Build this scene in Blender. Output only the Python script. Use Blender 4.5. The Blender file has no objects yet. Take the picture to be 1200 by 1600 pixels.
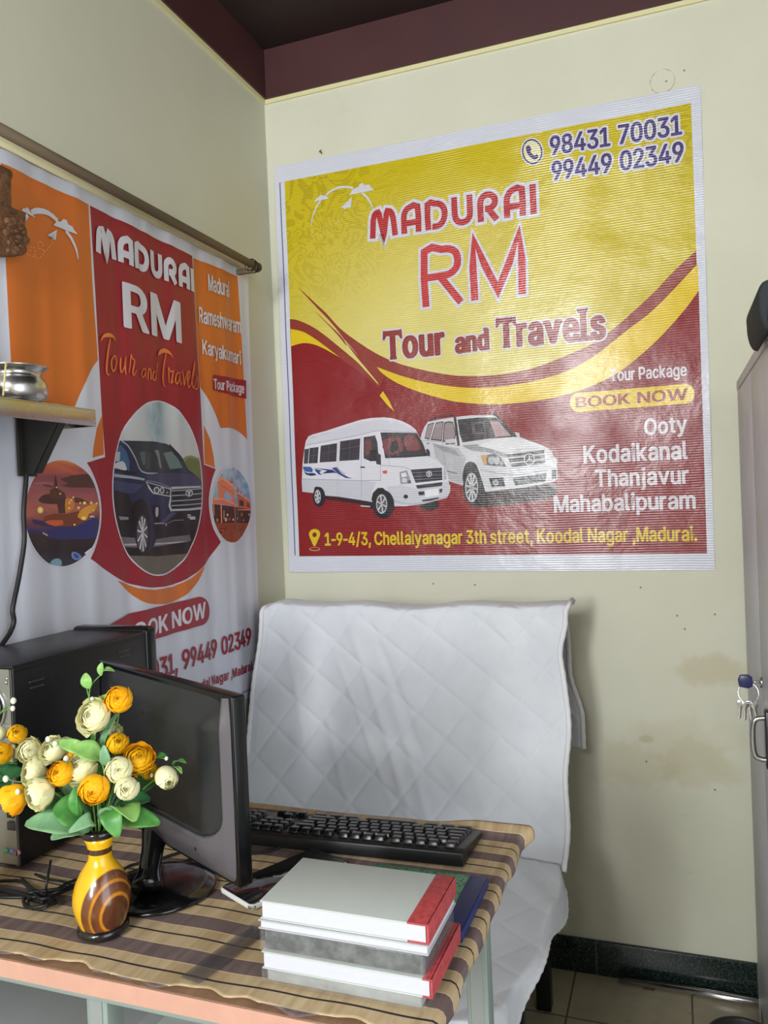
import bpy, bmesh, math, random
from mathutils import Vector, Matrix
from mathutils.geometry import tessellate_polygon
random.seed(7)
PI = math.pi
SC = bpy.context.scene
COL = SC.collection

# ------------------------------------------------------------------ camera
CP = Vector((1.1027, -2.1312, 1.26))
FPX, YAW, PIT, ROL = 1245.42, 0.35, -0.01235, -0.04079
_fw = Vector((-math.sin(YAW)*math.cos(PIT), math.cos(YAW)*math.cos(PIT), math.sin(PIT)))
_r0 = Vector((math.cos(YAW), math.sin(YAW), 0)); _u0 = _r0.cross(_fw)
_rt = math.cos(ROL)*_r0 + math.sin(ROL)*_u0
_up = -math.sin(ROL)*_r0 + math.cos(ROL)*_u0
cam = bpy.data.cameras.new('camera'); cam_o = bpy.data.objects.new('camera', cam); COL.objects.link(cam_o)
cam.sensor_fit = 'VERTICAL'; cam.sensor_height = 32.0; cam.lens = 32.0*FPX/1600.0
cam.clip_start = .02
cam_o.matrix_world = Matrix(((_rt.x, _up.x, -_fw.x, CP.x), (_rt.y, _up.y, -_fw.y, CP.y), (_rt.z, _up.z, -_fw.z, CP.z), (0, 0, 0, 1)))
SC.camera = cam_o
SC.view_settings.view_transform = 'Standard'; SC.view_settings.look = 'None'
SC.view_settings.gamma = 1.0; SC.view_settings.use_curve_mapping = False
SC.view_settings.exposure = 0.0

# ------------------------------------------------------------------ light: daylight through the windows behind the camera, plus an added side fill
W = bpy.data.worlds.new('world'); SC.world = W; W.use_nodes = True
bg = W.node_tree.nodes['Background']; bg.inputs[0].default_value = (.80, .88, 1.0, 1); bg.inputs[1].default_value = 1.0
def area(name, loc, rot, sx, sy, power, col):
    l = bpy.data.lights.new(name, 'AREA'); l.shape = 'RECTANGLE'; l.size = sx; l.size_y = sy; l.energy = power; l.color = col
    o = bpy.data.objects.new(name, l); COL.objects.link(o); o.location = loc; o.rotation_euler = rot
    return o
FY = -4.4                                              # the front wall behind the camera
area('daylight_window', (.30, FY+.03, 1.70), (PI/2, 0, 0), .36, 1.0, 66, (.96, .98, 1.0))
area('daylight_ventilator', (.75, FY+.03, 2.40), (PI/2, 0, 0), .80, .30, 40, (.96, .98, 1.0))
area('side_fill_light', (2.15, -2.6, 1.25), (0, PI/2, 0), 2.0, 1.4, 25, (.92, .96, 1.0))  # soft fill added at an unseen opening on the right

def ray(px): return _fw + _rt*((px[0]-600)/FPX) - _up*((px[1]-800)/FPX)
def at(px, ax, val):                                   # the point a pixel's ray meets on the plane axis = val
    d = ray(px); return CP + d*((val-CP[ax])/d[ax])
def dep(px, z): return CP + ray(px)*z

# ------------------------------------------------------------------ materials
def lin(c):
    o = []
    for v in c[:3]:
        v = v/255.0; o.append(v/12.92 if v <= .04045 else ((v+.055)/1.055)**2.4)
    return (o[0], o[1], o[2], 1)
class NT:
    def __init__(s, name):
        s.m = bpy.data.materials.new(name); s.m.use_nodes = True; s.t = s.m.node_tree
        s.b = s.t.nodes['Principled BSDF']
    def n(s, typ, **k):
        q = s.t.nodes.new(typ)
        for a, v in k.items(): setattr(q, a, v)
        return q
    def l(s, a, b): s.t.links.new(a, b)
    def val(s, sock, v):
        if hasattr(v, 'is_output'): s.l(v, sock)
        else: sock.default_value = v
    def math(s, op, a, b=0.0, c=None, clamp=False):
        q = s.n('ShaderNodeMath', operation=op, use_clamp=clamp); s.val(q.inputs[0], a); s.val(q.inputs[1], b)
        if c is not None: s.val(q.inputs[2], c)
        return q.outputs[0]
    def pos(s): return s.n('ShaderNodeNewGeometry').outputs['Position']
    def obj(s): return s.n('ShaderNodeTexCoord').outputs['Object']
    def sep(s, v):
        q = s.n('ShaderNodeSeparateXYZ'); s.l(v, q.inputs[0]); return q.outputs
    def noise(s, vec, scale, detail=3, rough=.5, dist=0, sc=None):
        if sc:
            mp = s.n('ShaderNodeMapping'); mp.inputs['Scale'].default_value = sc; s.l(vec, mp.inputs[0]); vec = mp.outputs[0]
        q = s.n('ShaderNodeTexNoise'); s.l(vec, q.inputs['Vector']); q.inputs['Scale'].default_value = scale
        q.inputs['Detail'].default_value = detail; q.inputs['Roughness'].default_value = rough; q.inputs['Distortion'].default_value = dist
        return q.outputs['Fac']
    def mix(s, f, a, b, bt='MIX'):
        q = s.n('ShaderNodeMix', data_type='RGBA', blend_type=bt); s.val(q.inputs[0], f); s.val(q.inputs[6], a); s.val(q.inputs[7], b)
        return q.outputs[2]
    def mr(s, v, a, b, c=0.0, d=1.0, smooth=False):
        q = s.n('ShaderNodeMapRange', clamp=True)
        if smooth: q.interpolation_type = 'SMOOTHSTEP'
        s.val(q.inputs[0], v)
        for i, x in enumerate((a, b, c, d)): q.inputs[1+i].default_value = x
        return q.outputs[0]
    def dist(s, vec, p):
        q = s.n('ShaderNodeVectorMath', operation='DISTANCE'); s.l(vec, q.inputs[0]); q.inputs[1].default_value = p; return q.outputs['Value']
    def bump(s, h, strength, dist=.002):
        q = s.n('ShaderNodeBump'); q.inputs['Strength'].default_value = strength; q.inputs['Distance'].default_value = dist
        s.l(h, q.inputs['Height']); s.l(q.outputs[0], s.b.inputs['Normal'])
    def set(s, col=None, rough=None, metal=None, coat=None, trans=None, spec=None, ior=None):
        b = s.b.inputs
        if col is not None: s.val(b['Base Color'], col)
        if rough is not None: s.val(b['Roughness'], rough)
        if metal is not None: b['Metallic'].default_value = metal
        if coat is not None: b['Coat Weight'].default_value = coat; b['Coat Roughness'].default_value = .08
        if trans is not None: b['Transmission Weight'].default_value = trans
        if spec is not None: b['Specular IOR Level'].default_value = spec
        if ior is not None: b['IOR'].default_value = ior
        return s.m
def M(name, col, rough=.5, metal=0, coat=0, var=None, bump=None, spec=.5, trans=0, ior=1.45, rvar=None):
    q = NT(name); c = lin(col); base = c
    if var:                                            # (scale, amount[, axis scale])
        f = q.noise(q.obj(), var[0], 4, .6, 0, var[2] if len(var) > 2 else None)
        k = var[1]; base = q.mix(q.mr(f, .3, .7), tuple(x*(1-k) for x in c[:3])+(1,), tuple(min(1, x*(1+k)) for x in c[:3])+(1,))
    if bump: q.bump(q.noise(q.obj(), bump[0], 3, .5, 0, bump[2] if len(bump) > 2 else None), bump[1], .002)
    r = rough
    if rvar: r = q.mr(q.noise(q.obj(), rvar[0], 4), .3, .7, rough-rvar[1], rough+rvar[1])
    return q.set(base, r, metal, coat, trans, spec, ior)

# ------------------------------------------------------------------ mesh builder and tags
class B:
    def __init__(s): s.bm = bmesh.new(); s.M = Matrix()
    def v(s, p): return s.bm.verts.new(s.M @ Vector(p))
    def face(s, vs, m=0, sm=True):
        try: f = s.bm.faces.new(vs)
        except ValueError: return None
        f.material_index = m; f.smooth = sm; return f
    def poly(s, pts, m=0): return s.face([s.v(p) for p in pts], m, False)
    def box(s, x0, x1, y0, y1, z0, z1, bev=0, m=0, seg=2):
        b = bmesh.new()
        bmesh.ops.create_cube(b, size=1)
        for v in b.verts: v.co = Vector(((x0+x1)/2+v.co.x*(x1-x0), (y0+y1)/2+v.co.y*(y1-y0), (z0+z1)/2+v.co.z*(z1-z0)))
        if bev: bmesh.ops.bevel(b, geom=list(b.edges), offset=bev, segments=seg, affect='EDGES', profile=.5)
        s.join(b, m, bool(bev))
        return s
    def join(s, b, m=0, sm=False):
        mp = {}
        for v in b.verts: mp[v] = s.v(v.co)
        for f in b.faces: s.face([mp[v] for v in f.verts], m, sm)
        b.free()
    def prism(s, pts, a, b, ax=1, m=0, bev=0):         # an outline in the plane across axis ax, from a to b
        t = bmesh.new()
        def P(p, h): q = list(p); q.insert(ax, h); return Vector(q)
        lo = [t.verts.new(P(p, a)) for p in pts]; hi = [t.verts.new(P(p, b)) for p in pts]
        n = len(pts)
        t.faces.new(lo[::-1]); t.faces.new(hi)
        for i in range(n): t.faces.new((lo[i], lo[(i+1) % n], hi[(i+1) % n], hi[i]))
        bmesh.ops.recalc_face_normals(t, faces=t.faces)
        if bev: bmesh.ops.bevel(t, geom=list(t.edges), offset=bev, segments=2, affect='EDGES', profile=.5)
        s.join(t, m, bool(bev)); return s
    def lathe(s, prof, n=40, c=(0, 0, 0), m=0, sy=1.0):
        rings = []
        for r, z in prof:
            rings.append([s.v((c[0]+r*math.cos(2*PI*i/n), c[1]+sy*r*math.sin(2*PI*i/n), c[2]+z)) for i in range(n)] if r > 1e-6 else [s.v((c[0], c[1], c[2]+z))])
        for a, b in zip(rings, rings[1:]):
            for i in range(n):
                j = (i+1) % n
                if len(a) == 1 and len(b) == 1: continue
                if len(a) == 1: s.face((a[0], b[j], b[i]), m)
                elif len(b) == 1: s.face((a[i], a[j], b[0]), m)
                else: s.face((a[i], a[j], b[j], b[i]), m)
        return s
    def tube(s, pts, r, n=10, m=0, closed=False, cap=True):
        pts = [Vector(p) for p in pts]; N = len(pts)
        rr = r if isinstance(r, (list, tuple)) else [r]*N
        rings = []; up = None
        for i in range(N):
            if closed: t = (pts[(i+1) % N]-pts[i-1])
            else: t = pts[min(i+1, N-1)]-pts[max(i-1, 0)]
            t = t.normalized() if t.length > 1e-9 else Vector((0, 0, 1))
            if up is None:
                up = Vector((0, 0, 1)) if abs(t.z) < .9 else Vector((1, 0, 0))
            up = (up-t*up.dot(t)); up = up.normalized() if up.length > 1e-6 else t.orthogonal().normalized()
            w = t.cross(up)
            rings.append([s.v(pts[i]+(up*math.cos(2*PI*k/n)+w*math.sin(2*PI*k/n))*rr[i]) for k in range(n)])
        for i in range(N if closed else N-1):
            a, b = rings[i], rings[(i+1) % N]
            for k in range(n): s.face((a[k], a[(k+1) % n], b[(k+1) % n], b[k]), m)
        if cap and not closed: s.face(rings[0][::-1], m); s.face(rings[-1], m)
        return s
    def ball(s, c, r, nu=14, nv=9, m=0):
        r = r if isinstance(r, (list, tuple)) else (r, r, r)
        rings = []
        for j in range(nv+1):
            a = PI*j/nv
            if j in (0, nv): rings.append([s.v((c[0], c[1], c[2]+r[2]*math.cos(a)))])
            else: rings.append([s.v((c[0]+r[0]*math.sin(a)*math.cos(2*PI*i/nu), c[1]+r[1]*math.sin(a)*math.sin(2*PI*i/nu), c[2]+r[2]*math.cos(a))) for i in range(nu)])
        for a, b in zip(rings, rings[1:]):
            for i in range(nu):
                j = (i+1) % nu
                if len(a) == 1: s.face((a[0], b[i], b[j]), m)
                elif len(b) == 1: s.face((a[j], a[i], b[0]), m)
                else: s.face((a[i], b[i], b[j], a[j]), m)
        return s
    def grid(s, fn, nu, nv, m=0):
        g = [[s.v(fn(i/nu, j/nv)) for j in range(nv+1)] for i in range(nu+1)]
        for i in range(nu):
            for j in range(nv): s.face((g[i][j], g[i+1][j], g[i+1][j+1], g[i][j+1]), m)
        return s
    def build(s, name, mats, parent=None, normals=False, solid=0, sub=0):
        bm = s.bm
        if normals: bmesh.ops.recalc_face_normals(bm, faces=bm.faces)
        me = bpy.data.meshes.new(name)
        xs = [v.co for v in bm.verts]
        c = Vector(((min(v.x for v in xs)+max(v.x for v in xs))/2, (min(v.y for v in xs)+max(v.y for v in xs))/2, min(v.z for v in xs)))
        for v in bm.verts: v.co -= c
        bm.to_mesh(me); bm.free()
        for m in (mats if isinstance(mats, (list, tuple)) else [mats]): me.materials.append(m)
        o = bpy.data.objects.new(name, me); COL.objects.link(o); o.location = c
        if solid:
            q = o.modifiers.new('solid', 'SOLIDIFY'); q.thickness = solid; q.offset = -1
        if sub:
            q = o.modifiers.new('sub', 'SUBSURF'); q.levels = sub; q.render_levels = sub
        if parent: adopt(o, parent)
        return o
def adopt(o, parent):                                  # parts are laid out in world space: undo the parent's own transform
    o.parent = parent; o.matrix_parent_inverse = parent.matrix_basis.inverted()
def tag(o, label, cat, group=None):
    o['label'] = label; o['category'] = cat
    if group: o['group'] = group
    return o
def thing(name, loc, label, cat, group=None):
    o = bpy.data.objects.new(name, None); COL.objects.link(o); o.location = loc; o.empty_display_size = .02
    return tag(o, label, cat, group)
def struct(o): o['kind'] = 'structure'; return o
def cat(pts, n=8, closed=False):                       # a smooth curve through the points
    pts = [tuple(p) for p in pts]; N = len(pts); out = []
    D = len(pts[0])
    for i in range(N if closed else N-1):
        if closed: p = [pts[(i-1) % N], pts[i], pts[(i+1) % N], pts[(i+2) % N]]
        else: p = [pts[max(i-1, 0)], pts[i], pts[i+1], pts[min(i+2, N-1)]]
        for k in range(n):
            t = k/n
            out.append(tuple(.5*((2*p[1][d])+(-p[0][d]+p[2][d])*t+(2*p[0][d]-5*p[1][d]+4*p[2][d]-p[3][d])*t*t+(-p[0][d]+3*p[1][d]-3*p[2][d]+p[3][d])*t**3) for d in range(D)))
    if not closed: out.append(pts[-1])
    return out
def sm(a, b, x):
    t = min(1, max(0, (x-a)/(b-a))); return t*t*(3-2*t)

# ------------------------------------------------------------------ the room
HB = 2.463                                             # underside of the maroon beams
RX = 2.2                                               # right wall
def wall_mat(name, marks):
    q = NT(name); p = q.pos(); base = lin((214, 213, 195))
    f = q.noise(p, 1.7, 5, .6); c = q.mix(q.mr(f, .35, .7), base, lin((206, 205, 185)))
    f2 = q.noise(p, 9, 6, .7); c = q.mix(q.mr(f2, .62, .78, 0, .25), c, lin((188, 180, 146)))
    if marks:
        e = q.noise(p, 14, 5, .6)
        for px, r, k, colr in (((1112, 1048), .085, .40, (186, 170, 128)), ((990, 1195), .12, .28, (184, 172, 130)), ((1090, 1195), .12, .3, (184, 172, 132)), ((1010, 1155), .025, .5, (176, 160, 118)), ((1060, 1165), .15, .22, (190, 180, 142))):
            a = at(px, 1, 0)
            sc = q.n('ShaderNodeMapping'); sc.inputs['Location'].default_value = (-a.x, 0, -a.z*1.7); sc.inputs['Scale'].default_value = (1, 1, 1.7); q.l(p, sc.inputs[0])
            d = q.dist(sc.outputs[0], (0, 0, 0))
            d = q.math('ADD', d, q.math('MULTIPLY', q.math('SUBTRACT', e, .5), r*1.6))
            c = q.mix(q.mr(d, r*.55, r*1.05, k, 0, True), c, lin(colr))
        a = at((1035, 127), 1, 0); d = q.dist(p, a)         # a pencilled ring where a hook was
        ring = q.math('LESS_THAN', q.math('ABSOLUTE', q.math('SUBTRACT', d, .029)), .0011)
        ring = q.math('MULTIPLY', ring, q.mr(q.noise(p, 60, 2), .4, .6, 0, .6))
        c = q.mix(ring, c, lin((95, 90, 75)))
        for px in ((1041, 127), (1069, 110), (1117, 960), (1070, 983), (1001, 918), (677, 912), (742, 914), (1058, 962), (1010, 1190), (1117, 1234)):
            d = q.dist(p, at(px, 1, 0)); c = q.mix(q.mr(d, .0015, .0034, .75, 0), c, lin((60, 52, 40)))
        sx = q.noise(p, 30, 3, .6, 0, (.25, 1, 1.4))
        c = q.mix(q.mr(sx, .70, .76, 0, .35), c, lin((150, 142, 112)))
    q.bump(q.noise(p, 55, 4, .6), .06, .002)
    return q.set(c, .62, spec=.3)
wb = wall_mat('cream_back_wall', True); wl = wall_mat('cream_side_wall', False)
struct(B().box(0-.1, RX+.1, 0, .1, -.02, 2.605).build('wall_back', wb))
struct(B().box(-.1, 0, FY-.1, 0, -.02, 2.605).build('wall_left', wl))
b = B(); b.box(RX, RX+.1, -1.4, 0, -.02, 2.605); b.box(RX, RX+.1, FY, -3.3, -.02, 2.605); b.box(RX, RX+.1, -3.3, -1.4, 2.3, 2.605)
struct(b.build('wall_right', wl))
b = B()                                                # the front wall, with the window and ventilator openings
b.box(-.1, .06, FY-.1, FY, -.02, 2.605); b.box(.06, .54, FY-.1, FY, -.02, 1.20); b.box(.06, .35, FY-.1, FY, 2.20, 2.605); b.box(.54, RX+.1, FY-.1, FY, -.02, 2.25)
b.box(.35, 1.15, FY-.1, FY, 2.55, 2.605); b.box(1.15, RX+.1, FY-.1, FY, 2.25, 2.605)
b.box(.35, .54, FY-.1, FY, 2.20, 2.25)
struct(b.build('wall_front', wl))
maroon = M('maroon_paint', (74, 42, 44), .5, var=(3, .12), bump=(40, .05))
dark_maroon = M('dark_ceiling_paint', (46, 32, 32), .6, var=(3, .15))
struct(B().box(-.1, RX+.1, FY-.1, .1, 2.605, 2.68).build('ceiling', dark_maroon))
struct(B().box(0, RX, -.012, 0, HB, 2.605).build('trim_1', maroon))
b = B(); b.box(0, .012, FY, -.012, HB, 2.605); struct(b.build('trim_2', maroon))
b = B(); b.box(0, RX, -.006, 0, HB-.012, HB); b.box(0, .006, FY, -.006, HB-.012, HB)
struct(b.build('trim_3', M('cream_bead', (222, 216, 170), .5)))
q = NT('granite_skirting'); p = q.pos()
f = q.noise(p, 160, 3, .7); c = q.mix(q.mr(f, .5, .66), lin((24, 34, 32)), lin((62, 76, 70)))
s_ = q.sep(p)[0]; g = q.math('LESS_THAN', q.math('ABSOLUTE', q.math('SUBTRACT', q.math('FRACT', q.math('MULTIPLY', s_, 2.6)), .26)), .006)
c = q.mix(g, c, lin((70, 74, 68)))
gran = q.set(c, .18)
struct(B().box(0, RX, -.012, 0, 0, .0895, .002).build('baseboard_back', gran))
struct(B().box(0, .012, FY, -.012, 0, .0895, .002).build('baseboard_left', gran))
q = NT('floor_tiles'); p = q.pos(); X = q.sep(p)
tx, ty = .815, -.06                                     # joints seen between bench and locker
gx = q.math('LESS_THAN', q.math('ABSOLUTE', q.math('SUBTRACT', q.math('FRACT', q.math('DIVIDE', q.math('SUBTRACT', X[0], tx-.143), .286)), .5)), .008)
gy = q.math('LESS_THAN', q.math('ABSOLUTE', q.math('SUBTRACT', q.math('FRACT', q.math('DIVIDE', q.math('SUBTRACT', X[1], ty), .286)), .5)), .008)
f = q.noise(p, 7, 6, .65); c = q.mix(q.mr(f, .3, .7), lin((150, 141, 116)), lin((172, 163, 138)))
f = q.noise(p, 18, 6, .7, .6); c = q.mix(q.mr(f, .6, .72, 0, .5), c, lin((112, 102, 80)))
c = q.mix(q.math('MAXIMUM', gx, gy), c, lin((84, 78, 64)))
floor_m = q.set(c, .32)
struct(B().box(-.1, RX+.1, FY-.1, .1, -.06, 0).build('floor', floor_m))
wf = M('white_window_frame', (226, 224, 218), .4)
def frame(name, x0, x1, z0, z1):
    b = B(); w = .03
    b.box(x0, x0+w, FY-.07, FY-.02, z0, z1, .004); b.box(x1-w, x1, FY-.07, FY-.02, z0, z1, .004)
    b.box(x0+w, x1-w, FY-.07, FY-.02, z0, z0+w, .004); b.box(x0+w, x1-w, FY-.07, FY-.02, z1-w, z1, .004)
    b.box((x0+x1)/2-.012, (x0+x1)/2+.012, FY-.065, FY-.025, z0+w, z1-w, .004)
    struct(b.build(name, wf))
frame('window_1', .06, .54, 1.20, 2.20); frame('window_2', .35, 1.15, 2.25, 2.55)

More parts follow.
